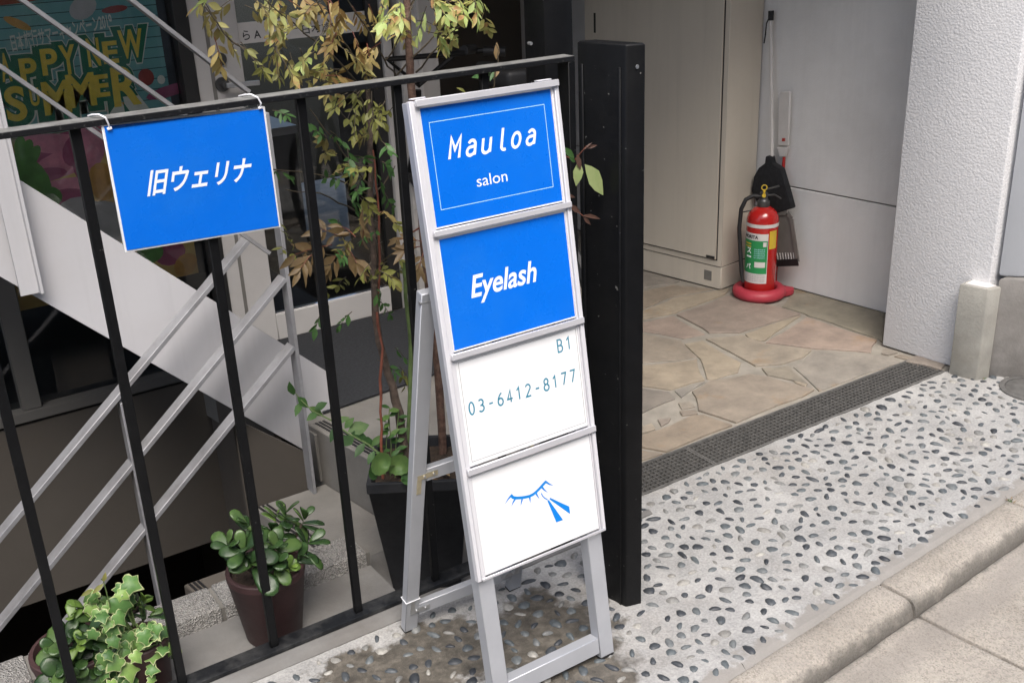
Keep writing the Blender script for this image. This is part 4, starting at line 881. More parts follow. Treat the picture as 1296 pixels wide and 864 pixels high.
mb = MB(); mb.lathe([(.055, .0225), (.063, .025), (RT, .034), (RT, .335), (.0645, .352), (.056, .372), (.038, .388), (.024, .394), (.022, .398)], E0, 44); tk = mb.build('tank', M['red_paint'], ext, smooth=True, angle=60)
mb = MB(); mb.lathe([(.0245, .394), (.026, .398), (.026, .416), (.020, .42), (.017, .43), (.017, .452), (.010, .456)], E0, 24); hdv = mb.build('valve', M['handle_dark'], ext, smooth=True, angle=40)
def patch(nm, mt, a0, a1, z0, z1, r, parent):
    n = max(3, int((a1 - a0) / 5)); vs = []
    for i in range(n + 1):
        a = ca0 + R_(a0 + (a1 - a0) * i / n); vs += [cyl(r, a, z0), cyl(r, a, z1)]
    mb = MB(); mb.add(vs, [(2 * i, 2 * i + 2, 2 * i + 3, 2 * i + 1) for i in range(n)]); return mb.build(nm, mt, parent, smooth=True)
patch('white_band', M['white_plastic'], -180, 180, .316, .331, RT + .0006, tk)
lb = patch('label', M['white_plastic'], -82, 24, .075, .292, RT + .0006, tk)
patch('green_field', M['green_ink'], -82, 22, .118, .262, RT + .0010, lb); patch('white_box', M['white_plastic'], -22, 16, .146, .170, RT + .0013, lb)
patch('yellow_label', M['yellow'], 28, 62, .225, .303, RT + .0006, tk); patch('pictogram', M['white_plastic'], 6, 18, .237, .257, RT + .0014, lb)
patch('small_print', M['yellow'], -68, -38, .243, .249, RT + .0014, lb); patch('small_print', M['yellow'], -68, -38, .231, .236, RT + .0014, lb)
def wrap(body, a0, a1, z0, z1, mt, parent, off=0, vert=False):
    vs, fs = fit_text(body, 0, 1, 0, 1, 0, off); mb = MB(); mb.add([cyl(RT + .0016, ca0 + R_(a0 + (a1 - a0) * x), z0 + (z1 - z0) * z) for x, z in vs], fs); return mb.build('lettering', mt, parent)
wrap('MORITA', -72, -12, .270, .284, M['frame_dark'], lb, .04)
for i, ch in enumerate('スーパ'): wrap(ch, -58, -36, .205 - i * .034, .228 - i * .034, M['white_ink'], lb, .03)
for i in range(5): wrap('消火薬剤粉末', -26, 14, .222 - i * .009, .227 - i * .009, M['pale_ink'], lb)
for i in range(4): wrap('使用方法放射時間', -60, 16, .108 - i * .008, .112 - i * .008, M['grey_ink'], lb)
mb = MB(); p0 = cyl(0, 0, .462); mb.bar(p0 - rv * .005, p0 + rv * .062 + Vector((0, 0, .016)), .010, .006, (0, 0, 1)); mb.build('lever', M['handle_dark'], hdv, bevel=.001)
mb = MB(); p0 = cyl(0, 0, .440); mb.bar(p0, p0 + rv * .045 + Vector((0, 0, .002)), .011, .006, (0, 0, 1)); mb.bar(p0 + rv * .043 + Vector((0, 0, .002)), p0 + rv * .072 - Vector((0, 0, .016)), .0105, .0055, (0, 0, 1)); mb.build('carry_handle', M['handle_dark'], hdv, bevel=.001)
cd_ = Vector((math.cos(ca0), math.sin(ca0), 0))
mb = MB(); pc = cyl(.020, ca0, .478); mb.tube([pc + (rv * math.cos(2 * math.pi * k / 14) + Vector((0, 0, 1)) * math.sin(2 * math.pi * k / 14)) * .011 for k in range(15)], .0024, 7); mb.tube([cyl(.012, ca0, .445), cyl(.026, ca0, .445)], .008, 10); mb.tube([cyl(.018, ca0, .455), cyl(.020, ca0, .468)], .005, 8); mb.build('safety_pin', M['yellow'], hdv, smooth=True)
hp_ = [cyl(0, 0, .436) - rv * .015, cyl(0, 0, .440) - rv * .045, cyl(0, 0, .425) - rv * .075, cyl(0, 0, .385) - rv * .092, cyl(0, 0, .30) - rv * .097, cyl(0, 0, .20) - rv * .088, cyl(0, 0, .12) - rv * .082 + fv * .01, cyl(0, 0, .07) - rv * .076 + fv * .02]
mb = MB(); mb.tube(hp_, [.009, .009, .009, .009, .009, .009, .0095, .007], 10); mb.build('hose', M['black_rubber'], ext, smooth=True)
mb = MB(); mb.tube([cyl(0, 0, .372) - rv * .088, cyl(0, 0, .380) - rv * .03], .003, 6); mb.build('hose_clip', M['black_rubber'], ext)

# ---- broom, dustpan and pole on the plaster wall
def xw(px, py, x): return atx(px, py, x)
brm = thing('broom', 'long-handled broom with black bristles hanging in the corner', 'broom', xw(985, 268, 3.362))
mb = MB(); mb.tube([xw(975.5, 14, 3.368), xw(977, 198, 3.356)], .0072, 10); hh = mb.build('handle', M['white_plastic'], brm, smooth=True)
mb = MB(); mb.tube([xw(976, 14, 3.368), xw(975.5, 26, 3.368)], .012, 10); mb.tube([xw(974, 22, 3.355), xw(970, 30, 3.355), xw(969, 42, 3.355), xw(967, 55, 3.355)], .003, 6); mb.build('hanging_loop', M['black_rubber'], hh)
mb = MB(); bp = [(975, 196), (981, 196), (983, 205), (994, 212), (1001, 236), (1008, 262), (989, 268), (968, 263), (957, 240), (960, 222), (966, 211), (974, 205)]
mb.prism([xw(x, y, 3.372) for x, y in bp], (-.035, -.004, 0)); mb.build('bristle_head', M['bristle'], brm, bevel=.006, seg=2)
dp = thing('dustpan', 'grey plastic dustpan hanging on the wall below the broom', 'dustpan', xw(993, 334, 3.36))
mb = MB(); q_ = [(983.5, 270), (996.5, 269), (1002, 277), (1009.5, 331), (978, 332), (977, 290)]
mb.prism([xw(x, y, 3.352) for x, y in q_], (-.006, -.001, 0)); mb.build('back_plate', M['grey_plastic'], dp, bevel=.002)
mb = MB()
for (a, b) in zip(q_, q_[1:] + q_[:1]):
    if a == (1009.5, 331): continue
    mb.bar(xw(*a, 3.343), xw(*b, 3.343), .022, .004, (1, 0, 0))
mb.build('side_wall', M['grey_plastic'], dp, bevel=.001)
for k in range(8):
    x = 981 + k * 3.4; mb = MB(); mb.bar(xw(x + .5, 330, 3.345), xw(x - .8, 320, 3.345), .002, .003, (1, 0, 0)); mb.build('rib', M['white_plastic'], dp)
mb = MB(); mb.bar(xw(977, 333, 3.34), xw(1010, 332, 3.34), .03, .005, (1, 0, 0)); mb.build('rubber_lip', M['black_rubber'], dp)
rpz = thing('red_pole', 'thin red pole with a white sleeve leaning on the wall behind the broom', 'pole', xw(980, 362, 3.395))
mb = MB(); mb.tube([xw(981, 360, 3.385), xw(993, 190, 3.385)], .007, 10); mb.build('shaft', M['red_paint'], rpz, smooth=True)
mb = MB(); mb.prism([xw(x, y, 3.39) for x, y in ((988.5, 116), (1002.4, 116), (999.5, 184), (986.5, 184))], (-.012, 0, 0)); sl2 = mb.build('sleeve', M['white_plastic'], rpz, bevel=.003)
mb = MB(); mb.prism([xw(x, y, 3.388) for x, y in ((985, 186), (1000.5, 186), (998, 190), (996, 198), (989, 198), (987, 190))], (-.012, 0, 0)); mb.build('sleeve_clip', M['white_plastic'], rpz, bevel=.002)
mb = MB(); mb.prism([xw(x, y, 3.3778) for x, y in ((990, 175), (994, 175), (993.7, 179), (989.7, 179))], (-.001, 0, 0)); mb.build('red_mark', M['red_paint'], sl2)

# ---- bicycle left in the dark behind the sign
bk = thing('bicycle', 'black bicycle parked in the dark passage behind the A-board sign', 'bicycle', (2.15, 3.3, 0))
sd = aty(624, 92, 3.1); hg = aty(587, 64, 3.6); bx_ = sd.x; hxm = hg.x + .27
def wheel(y):
    ty = MB(); cx = bx_ + .06; ty.tube([Vector((cx, y + .3 * math.cos(2 * math.pi * k / 28), .305 + .3 * math.sin(2 * math.pi * k / 28))) for k in range(29)], .02, 8); wh = ty.build('wheel', M['black_rubber'], bk, smooth=True)
    sp_ = MB()
    for k in range(16): sp_.tube([Vector((cx, y, .305)), Vector((cx, y + .29 * math.cos(2 * math.pi * k / 16), .305 + .29 * math.sin(2 * math.pi * k / 16)))], .001, 4)
    sp_.build('spokes', M['steel'], wh)
wheel(2.75 + .2); wheel(3.98)
mb = MB(); cx = bx_ + .06; bb, hdp, stp, rw, fw = Vector((cx, 3.42, .30)), Vector((cx, 3.76, .86)), Vector((cx, 3.16, .78)), Vector((cx, 2.95, .305)), Vector((cx, 3.98, .305))
for a, b in ((bb, hdp), (bb, stp), (stp, hdp), (bb, rw), (stp, rw)): mb.tube([a, b], .016, 8)
mb.tube([hdp + Vector((0, -.01, .08)), hdp, fw], .014, 8); mb.build('frame', M['black_paint'], bk, smooth=True)
mb = MB(); mb.tube([stp, Vector((cx, 3.12, sd.z - .05))], .013, 8); sps = mb.build('seat_post', M['black_paint'], bk)
mb = MB(); sdl = [(-.10, .0), (-.09, .07), (.0, .085), (.10, .07), (.2, .018), (.23, .0), (.2, -.018), (.1, -.07), (0, -.085), (-.09, -.07)]
mb.prism([Vector((cx + v, 3.08 + u, sd.z - .045)) for u, v in sdl], (0, 0, .06)); mb.build('saddle', M['black_rubber'], bk, bevel=.018, seg=3)
mb = MB(); hb0 = hdp + Vector((0, -.02, .1)); mb.tube([hg + Vector((0, 0, -.01)), Vector((cx - .16, 3.68, hg.z - .01)), hb0, Vector((cx + .16, 3.68, hg.z - .01)), Vector((cx + .30, 3.58, hg.z - .02))], .011, 8); hbr = mb.build('handlebar', M['black_paint'], bk, smooth=True)
for a, b in ((hg, hg + Vector((.075, .05, -.006))), (Vector((cx + .30, 3.57, hg.z - .02)), Vector((cx + .23, 3.62, hg.z - .014)))):
    mb = MB(); mb.tube([a, b], .019, 10); mb.build('grip', M['black_rubber'], hbr, smooth=True)
# =================================================================== PLANTS
def leaflet_geo(wd=.42, fold=.10, curl=.10):
    rows = [(0, .0), (.18, .55), (.42, 1.0), (.68, .78), (.88, .32)]
    vs = []
    for y, k in rows:
        h = wd / 2 * k; z = -curl * y * y; vs += [(-h, y, z + fold * k * .5), (0, y, z), (h, y, z + fold * k * .5)]
    vs.append((0, 1, -curl)); n = len(rows)
    fs = []
    for i in range(n - 1):
        b = 3 * i; fs += [(b, b + 1, b + 4, b + 3), (b + 1, b + 2, b + 5, b + 4)]
    b = 3 * (n - 1); t = len(vs) - 1; fs += [(b, b + 1, t), (b + 1, b + 2, t)]
    return [Vector(v) for v in vs], fs
def leaf_mesh(nm, mats, geo, mi=None):
    me = bpy.data.meshes.new(nm); me.from_pydata(*[geo[0], [], geo[1]])
    for mt in (mats if isinstance(mats, list) else [mats]): me.materials.append(mt)
    if mi: me.polygons.foreach_set('material_index', mi)
    me.polygons.foreach_set('use_smooth', [True] * len(me.polygons)); me.update(); return me
LG = [leaflet_geo(.36, .10, .10), leaflet_geo(.44, .08, .04), leaflet_geo(.32, .10, .17)]
LM = {k: [leaf_mesh('leaf', M[k], g) for g in LG] for k in ('ochre', 'orange', 'lime', 'olive', 'green', 'tan', 'maroon', 'dry', 'fresh')}
class Plant:
    """collects leaves; the first ones stay single objects, the overflow becomes one mass"""
    def __init__(s, root, cap=290): s.root = root; s.n = 0; s.cap = cap; s.over = {}
    def leaf(s, key, P, d, n, L, wd=1.0):
        k = rl.randrange(3); rot = frame(d, n)
        if s.n < s.cap:
            piece('leaf', LM[key][k], s.root, P, rot, (L * wd, L, L)); s.n += 1
        else:
            mb = s.over.setdefault(key, MB()); mb.add([rot @ Vector((v.x * L * wd, v.y * L, v.z * L)) + Vector(P) for v in LG[k][0]], LG[k][1])
    def done(s):
        for key, mb in s.over.items(): o = mb.build('foliage', M[key], s.root, smooth=True); o['kind'] = 'stuff'
rl = random.Random(21)
def rv3(s): return Vector((rl.gauss(0, s), rl.gauss(0, s), rl.gauss(0, s)))

# ---- black planter with the nandina
FZ = -.10; RZ = .25
pf0, pf1 = atz(463, 613, RZ), atz(592, 607, RZ); pdir = (pf1 - pf0).normalized(); pdep = Vector((-pdir.y, pdir.x, 0)); pw = (pf1 - pf0).length
pc_ = (pf0 + pf1) / 2 + pdep * pw / 2; pc_.z = FZ
pl = thing('planter', 'tall tapered black square planter behind the fence', 'planter', pc_)
def sq(k, z, ins=0.0): h = k / 2 - ins; return [Vector((pc_.x, pc_.y, z)) + pdir * a * h + pdep * b * h for a, b in ((-1, -1), (1, -1), (1, 1), (-1, 1))]
mb = MB(); bw = pw * .70
vs = sq(bw, FZ) + sq(pw * .97, RZ - .03) + sq(pw, RZ - .0295) + sq(pw, RZ) + sq(pw, RZ, .012) + sq(pw, RZ - .035, .016)
mb.add(vs, [(3, 2, 1, 0)] + [(4 * r + i, 4 * r + (i + 1) % 4, 4 * r + 4 + (i + 1) % 4, 4 * r + 4 + i) for r in range(5) for i in range(4)]); mb.build('tub', M['planter_black'], pl, bevel=.002)
mb = MB(); nn = 10; SO = RZ - .028
vs = [sq(pw - .034, SO)[0].lerp(sq(pw - .034, SO)[1], i / nn).lerp(sq(pw - .034, SO)[3].lerp(sq(pw - .034, SO)[2], i / nn), j / nn) + Vector((0, 0, .008 * mnoise.noise(Vector((i, j, 0)) * .7))) for i in range(nn + 1) for j in range(nn + 1)]
mb.add(vs, [(i * (nn + 1) + j, (i + 1) * (nn + 1) + j, (i + 1) * (nn + 1) + j + 1, i * (nn + 1) + j + 1) for i in range(nn) for j in range(nn)]); mb.build('soil', M['soil'], pl, smooth=True)
mb = MB(); mb.box(.99, 1.33, 2.41, 2.54, -.3, FZ); mb.build('planter_base', M['concrete'], led)
for i in range(9):
    P = pc_ + pdir * rl.uniform(-.09, .09) + pdep * rl.uniform(-.10, .0); P.z = SO + .012
    piece('fallen_leaf', LM['dry'][i % 3], pl, P, frame(Vector((rl.uniform(-1, 1), rl.uniform(-1, 1), .1)), Vector((rl.gauss(0, .3), rl.gauss(0, .3), 1))), .05)

na = thing('nandina_tree', 'slender shrub with yellowing feathery leaves growing behind the fence', 'tree', Vector((pc_.x, pc_.y, SO)))
np_ = Plant(na)
YC = pc_.y
def path(pp): return [aty(x, y, Y) for x, y, Y in pp]
def stem(nm, pp, r0, r1, mt, n=9):
    P = path(pp); Q = []
    for i in range(len(P) - 1):
        for j in range(3): Q.append(P[i].lerp(P[i + 1], j / 3) + rv3(.0016))
    Q.append(P[-1]); mb = MB(); mb.tube(Q, [r0 + (r1 - r0) * i / (len(Q) - 1) + rl.uniform(-.0006, .0006) * (r0 > .004) for i in range(len(Q))], n); return mb.build(nm, mt, na, smooth=True, angle=80)
stem('trunk', [(516, 604, YC - .02), (512, 556, YC - .02), (500, 505, YC - .01), (486, 455, YC), (477, 420, YC), (473, 360, YC), (471, 300, YC + .02), (469, 240, YC + .03), (468, 170, YC + .03), (465, 100, YC + .02)], .0125, .0055, M['bark_grey'])
stem('trunk', [(562, 612, YC + .03), (557, 500, YC + .03), (547, 400, YC + .02), (535, 280, YC + .02), (525, 170, YC + .02), (520, 100, YC + .02), (517, 40, YC + .02), (514, -70, YC + .03)], .011, .0085, M['bark'])
stem('cane', [(513, 570, YC), (519, 510, YC + .02), (520, 450, YC + .03), (516, 400, YC + .03), (510, 330, YC + .03)], .0065, .0055, M['cane'])
stem('cane', [(484, 606, YC - .05), (482, 560, YC - .05), (481, 500, YC - .04), (484, 440, YC - .04), (477, 395, YC - .03)], .0042, .0032, M['red_twig'])
stem('cane', [(478, 430, YC), (480, 330, YC), (478, 250, YC), (472, 190, YC)], .0035, .002, M['red_twig'])
TW = [[(503, 98, 2.3), (486, 76, 2.25), (470, 45, 2.2), (440, 0, 2.15), (425, -25, 2.12)], [(503, 95, 2.3), (530, 66, 2.25), (562, 32, 2.2), (592, -6, 2.15)], [(527, 92, 2.3), (545, 70, 2.25), (566, 44, 2.2), (588, 30, 2.15)],
      [(488, 78, 2.27), (500, 60, 2.25), (514, 30, 2.2), (525, 0, 2.2)], [(468, 105, 2.3), (440, 62, 2.2), (412, 22, 2.15), (395, -12, 2.1)], [(466, 118, 2.3), (420, 70, 2.2), (370, 30, 2.14), (330, -5, 2.1)],
      [(360, 105, 2.12), (322, 75, 2.1), (285, 40, 2.1), (252, 0, 2.1), (245, -20, 2.1)], [(468, 150, 2.3), (455, 120, 2.25), (425, 105, 2.2), (375, 92, 2.15)], [(470, 238, 2.33), (445, 205, 2.25), (410, 165, 2.2), (392, 138, 2.2)],
      [(474, 285, 2.32), (440, 262, 2.25), (405, 245, 2.2), (362, 240, 2.18)], [(472, 250, 2.3), (440, 232, 2.25), (410, 222, 2.2), (345, 215, 2.15)], [(472, 345, 2.32), (445, 325, 2.25), (410, 322, 2.2), (370, 325, 2.15)],
      [(474, 335, 2.3), (500, 320, 2.22), (530, 312, 2.16)], [(472, 250, 2.32), (490, 225, 2.3), (500, 210, 2.28)], [(478, 300, 2.3), (455, 295, 2.25), (425, 290, 2.2)], [(478, 350, 2.3), (490, 360, 2.25), (505, 362, 2.2)],
      [(465, 180, 2.33), (445, 160, 2.28), (430, 140, 2.25)], [(517, 10, 2.35), (540, -15, 2.3), (560, -30, 2.25)], [(620, 128, 2.15), (627, 100, 2.13), (631, 78, 2.12), (628, 56, 2.12)], [(472, 360, 2.32), (462, 345, 2.28), (455, 335, 2.25)]]
for pp in TW: stem('twig', pp, .0024, .0011, M['twig'], 6)
def frond(a, b, key, Y, npair=3, L=.05, spread=.9, droop=.35):
    A, B = aty(*a, Y), aty(*b, Y + rl.uniform(-.06, .06)); r = (B - A); ln = r.length; r.normalize()
    mb = MB(); mb.tube([A, A.lerp(B, .5) + Vector((0, 0, .004)), B], [.0011, .0009, .0006], 5); mb.build('leaf_stalk', M['twig'] if key not in ('orange', 'tan') else M['red_twig'], na)
    nrm = (Vector((0, -.7, .7)) + rv3(.45)).normalized(); s_ = r.cross(nrm).normalized()
    for i in range(npair):
        q = A.lerp(B, .25 + .7 * i / max(1, npair - 1) if npair > 1 else .6)
        for sg in (-1, 1):
            if rl.random() < .1: continue
            d = r * rl.uniform(.5, .9) + s_ * sg * spread * rl.uniform(.7, 1.1) + Vector((0, 0, -droop)) + rv3(.12)
            np_.leaf(key, q + rv3(.002), d, nrm + rv3(.35), L * rl.uniform(.75, 1.15), rl.uniform(.85, 1.15))
    np_.leaf(key, B, r + Vector((0, 0, -droop)) + rv3(.1), nrm + rv3(.3), L * rl.uniform(.9, 1.2))
FR = [((300, -20), (248, 8), 'ochre'), ((255, -5), (278, 40), 'ochre'), ((285, 40), (300, 72), 'ochre'), ((300, 55), (335, 92), 'ochre'), ((335, -15), (345, 25), 'ochre'), ((322, 0), (352, 40), 'ochre'), ((352, 52), (332, 84), 'ochre'), ((350, 58), (352, 98), 'ochre'), ((355, 62), (375, 100), 'ochre'),
      ((385, 30), (352, 42), 'ochre'), ((380, 62), (392, 104), 'ochre'), ((402, 62), (380, 84), 'ochre'), ((420, 30), (396, 58), 'ochre'), ((430, 88), (396, 92), 'ochre'), ((412, 96), (440, 100), 'ochre'), ((448, 74), (468, 98), 'ochre'), ((330, 8), (378, 26), 'ochre'), ((405, 0), (385, 18), 'ochre'),
      ((428, -8), (430, 26), 'orange'), ((432, 38), (416, 60), 'orange'), ((446, 40), (456, 68), 'orange'), ((468, 62), (442, 84), 'orange'), ((446, 8), (460, 34), 'orange'), ((395, -15), (420, 8), 'orange'), ((366, -10), (400, 12), 'orange'),
      ((492, -18), (482, 20), 'lime'), ((506, -6), (508, 24), 'lime'), ((515, 22), (522, 56), 'lime'), ((500, 10), (484, 30), 'lime'), ((545, -14), (562, 20), 'lime'), ((576, -10), (588, 20), 'lime'), ((590, -20), (612, 6), 'lime'), ((560, 16), (576, 46), 'lime'), ((550, 30), (562, 58), 'lime'), ((600, -4), (604, 22), 'lime'), ((540, 8), (528, 46), 'lime'), ((562, 0), (590, 10), 'lime'), ((540, 40), (572, 52), 'lime'),
      ((455, 112), (424, 138), 'olive'), ((455, 118), (440, 150), 'olive'), ((470, 116), (472, 158), 'olive'), ((482, 130), (460, 162), 'olive'), ((484, 140), (478, 165), 'olive'), ((440, 118), (420, 130), 'ochre'), ((450, 140), (448, 172), 'olive'),
      ((410, 172), (396, 165), 'green'), ((418, 166), (432, 180), 'green'), ((440, 188), (442, 212), 'green'), ((482, 178), (492, 190), 'green'), ((470, 206), (482, 232), 'green'), ((432, 222), (414, 226), 'green'), ((460, 222), (450, 242), 'green'), ((472, 214), (444, 220), 'olive'), ((345, 214), (366, 222), 'green'), ((345, 140), (362, 146), 'green'), ((484, 240), (496, 262), 'green'), ((455, 250), (465, 265), 'olive'),
      ((420, 310), (374, 322), 'tan'), ((430, 300), (406, 290), 'tan'), ((430, 318), (414, 342), 'tan'), ((440, 314), (452, 334), 'tan'), ((450, 300), (432, 286), 'tan'), ((458, 310), (462, 282), 'tan'), ((400, 318), (380, 340), 'tan'), ((375, 315), (362, 292), 'olive'),
      ((536, 306), (502, 302), 'tan'), ((532, 312), (512, 318), 'tan'), ((536, 320), (530, 340), 'tan'), ((470, 332), (456, 350), 'olive'), ((480, 342), (498, 356), 'olive'), ((476, 346), (480, 372), 'green'), ((495, 352), (506, 340), 'olive'), ((480, 380), (492, 396), 'green'), ((500, 440), (512, 452), 'green'), ((478, 455), (500, 470), 'green'), ((505, 470), (516, 490), 'olive')]
FR2 = list(FR)
for i in range(26):                              # small fresh shoots down the stems
    x, y = rl.uniform(405, 498), rl.uniform(125, 400); FR2.append(((x, y), (x + rl.uniform(-18, 18), y + rl.uniform(-4, 18)), rl.choice(('green', 'olive', 'olive', 'green', 'ochre'))))
for a, b, key in FR:
    if key in ('ochre', 'lime', 'orange', 'olive'):
        dx, dy = rl.uniform(-22, 22), rl.uniform(-16, 16); FR2.append(((a[0] + dx, a[1] + dy), (b[0] + dx + rl.uniform(-8, 8), b[1] + dy + rl.uniform(-6, 6)), key))
for a, b, key in FR2:
    if key == 'ochre' and rl.random() < .28: key = rl.choice(('lime', 'olive', 'orange'))
    Y = 2.18 + rl.uniform(-.13, .13); big = key in ('ochre', 'orange', 'lime', 'tan')
    if key == 'tan': frond(a, b, key, Y, 4, .043, .8, .5)
    else: frond(a, b, key, Y, 4 if big else 3, .031 if big else .027, .75, .25)
# a spray that reaches past the right side of the sign
mb = MB(); mb.tube([Vector((1.14, 2.2, .88)), Vector((1.20, 1.96, 1.02)), aty(712, 196, 1.79), aty(727, 203, 1.74), aty(742, 185, 1.72)], [.0022, .002, .0016, .0014, .0008], 6); mb.tube([aty(712, 196, 1.79), aty(716, 230, 1.76), aty(722, 262, 1.74), aty(738, 273, 1.73)], [.0016, .0014, .0012, .0008], 6); mb.build('twig', M['red_twig'], na, smooth=True)
for a, b, key, w_ in (((727, 200), (713, 186), 'green', 1.1), ((741, 188), (757, 183), 'maroon', .8), ((739, 190), (749, 180), 'maroon', .7), ((733, 204), (730, 236), 'fresh', 1.3), ((740, 208), (765, 247), 'fresh', 1.1), ((728, 205), (722, 200), 'green', 1.2), ((736, 273), (763, 275), 'maroon', .6), ((738, 274), (748, 285), 'maroon', .7), ((735, 270), (718, 258), 'maroon', .8), ((724, 268), (716, 280), 'maroon', .7), ((728, 250), (716, 246), 'maroon', .8), ((730, 195), (735, 215), 'maroon', .8)):
    A, B = aty(*a, 1.735), aty(*b, 1.728); np_.leaf(key, A, B - A, Vector((-.4, -.8, .5)) + rv3(.2), (B - A).length, w_)
for a, b, key in (((620, 95), (598, 97), 'green'), ((614, 98), (608, 107), 'green'), ((622, 92), (612, 88), 'green'), ((626, 90), (620, 102), 'green'), ((628, 76), (629, 54), 'dry'), ((632, 84), (625, 100), 'dry'), ((590, 118), (580, 110), 'olive')):
    A, B = aty(*a, 2.14), aty(*b, 2.13); np_.leaf(key, A, B - A, Vector((-.3, -.8, .5)) + rv3(.2), (B - A).length, .9)
np_.done()

# ---- creeping vine and round-leaved plant that share the planter
vi = thing('trailing_vine', 'green leafy vine trailing from the black planter over the landing edge', 'plant', Vector((pc_.x, pc_.y, SO)))
vp = [(496, 604, 2.27), (488, 580, 2.26), (466, 562, 2.30), (440, 548, 2.36), (420, 532, 2.42), (396, 520, 2.48), (380, 505, 2.52), (368, 490, 2.55)]
mb = MB(); mb.tube(path(vp), [.003, .003, .0026, .0024, .0022, .002, .0016, .001], 6); mb.build('stem', M['cane'], vi, smooth=True)
vpl = Plant(vi)
for a, b, Y in (((372, 500), (366, 487), 2.53), ((376, 502), (389, 514), 2.52), ((382, 508), (374, 524), 2.52), ((390, 515), (408, 524), 2.5), ((398, 518), (412, 510), 2.48), ((402, 522), (390, 530), 2.47), ((424, 534), (440, 528), 2.42), ((428, 538), (418, 556), 2.4), ((440, 546), (464, 538), 2.37), ((444, 548), (462, 552), 2.36), ((448, 552), (432, 562), 2.34), ((456, 556), (474, 562), 2.32), ((462, 560), (450, 575), 2.31), ((470, 564), (482, 552), 2.3), ((436, 542), (446, 530), 2.38), ((474, 570), (466, 585), 2.28)):
    A, B = aty(*a, Y), aty(*b, Y - .01); vpl.leaf('green', A, B - A, Vector((-.2, -.6, .8)) + rv3(.2), max(.03, (B - A).length * 1.15), 1.5)
gr = thing('round_leaf_plant', 'low plant with scalloped round green leaves at the rim of the planter', 'plant', Vector((pc_.x, pc_.y, SO)))
n = 26; vs = [Vector((0, .12, -.03))] + [Vector(((.5 + .035 * (k % 2)) * math.sin(2 * math.pi * k / n), .5 - (.5 + .035 * (k % 2)) * math.cos(2 * math.pi * k / n), .06)) for k in range(n)]
mid = [Vector((.27 * math.sin(2 * math.pi * k / n), .42 - .27 * math.cos(2 * math.pi * k / n), .0)) for k in range(n)]
rme = leaf_mesh('leaf', M['green'], (vs + mid, [(0, n + 1 + k, n + 1 + (k + 1) % n) for k in range(n)] + [(n + 1 + k, 1 + k, 1 + (k + 1) % n, n + 1 + (k + 1) % n) for k in range(n)]))
for a, b, Y in (((504, 600), (506, 574), YC - .10), ((492, 590), (470, 582), YC - .11), ((508, 608), (524, 604), YC - .11), ((478, 600), (466, 596), YC - .1), ((520, 586), (532, 578), YC - .04)):
    A, B = aty(*a, Y), aty(*b, Y - .005); L = (B - A).length * .98; piece('leaf', rme, gr, A, frame(B - A, Vector((-.3, -.75, .55)) + rv3(.15)), L)
    mb = MB(); mb.tube([Vector((pc_.x, pc_.y - .03, SO)), (A + Vector((pc_.x, pc_.y - .03, SO))) / 2 + Vector((0, 0, .02)), A], .0016, 5); mb.build('stalk', M['cane'], gr)
sg = thing('seedling_clump', 'small upright clump of dark green seedlings in the planter beside the trunk', 'plant', Vector((pc_.x - .03, pc_.y, SO)))
sgp = Plant(sg)
for sx_, sy_ in ((488, 600), (494, 602), (500, 604)):
    tp = (sx_ + rl.uniform(-4, 8), 525 + rl.uniform(-10, 20)); mb = MB(); mb.tube([aty(sx_, sy_, YC - .03), aty(sx_ + 1, (sy_ + tp[1]) / 2, YC - .03), aty(*tp, YC - .03)], .0014, 5); mb.build('stem', M['cane'], sg)
    for i in range(7):
        q = aty(sx_ + (tp[0] - sx_) * i / 6, sy_ - 25 + (tp[1] - sy_ + 25) * i / 6, YC - .03); sgp.leaf('green', q, Vector((rl.choice((-1, 1)) * rl.uniform(.6, 1), rl.uniform(-.6, .3), rl.uniform(.0, .6))), Vector((0, -.5, .9)) + rv3(.2), rl.uniform(.024, .036), 1.3)

# ---- jade plants
def jade_geo():
    n = 8; rows = [(.0, .06, .04), (.18, .14, .07), (.42, .23, .085), (.68, .29, .085), (.88, .22, .07), (.98, .09, .04)]; vs = []; fs = []
    for y, hw, th in rows:
        for k in range(n):
            a = 2 * math.pi * k / n; vs.append(Vector((hw * math.cos(a), y, th * .7 * math.sin(a) + .22 * abs(math.cos(a)) * hw - .12 * y * y)))
    for i in range(len(rows) - 1):
        for k in range(n): fs.append((i * n + k, i * n + (k + 1) % n, (i + 1) * n + (k + 1) % n, (i + 1) * n + k))
    fs += [tuple(range(n))[::-1], tuple((len(rows) - 1) * n + k for k in range(n))]
    return vs, fs
JG = jade_geo(); JM = leaf_mesh('leaf', M['jade'], JG); JY = leaf_mesh('leaf', M['jade_young'], JG)
def pot(root, c, r0, r1, h, mt):
    mb = MB(); mb.lathe([(r0 * .96, 0), (r0, .004), (r1 * .985, h - .02), (r1, h - .018), (r1, h - .003), (r1 - .003, h), (r1 - .010, h), (r1 - .013, h - .018), (.01, h - .020)], c, 40); mb.build('pot', mt, root, smooth=True, angle=35)
    mb = MB(); mb.lathe([(r1 - .0135, h - .024), (r1 - .014, h - .015), (r1 * .5, h - .010), (.005, h - .009)], c, 24); mb.build('soil', M['soil'], root, smooth=True)
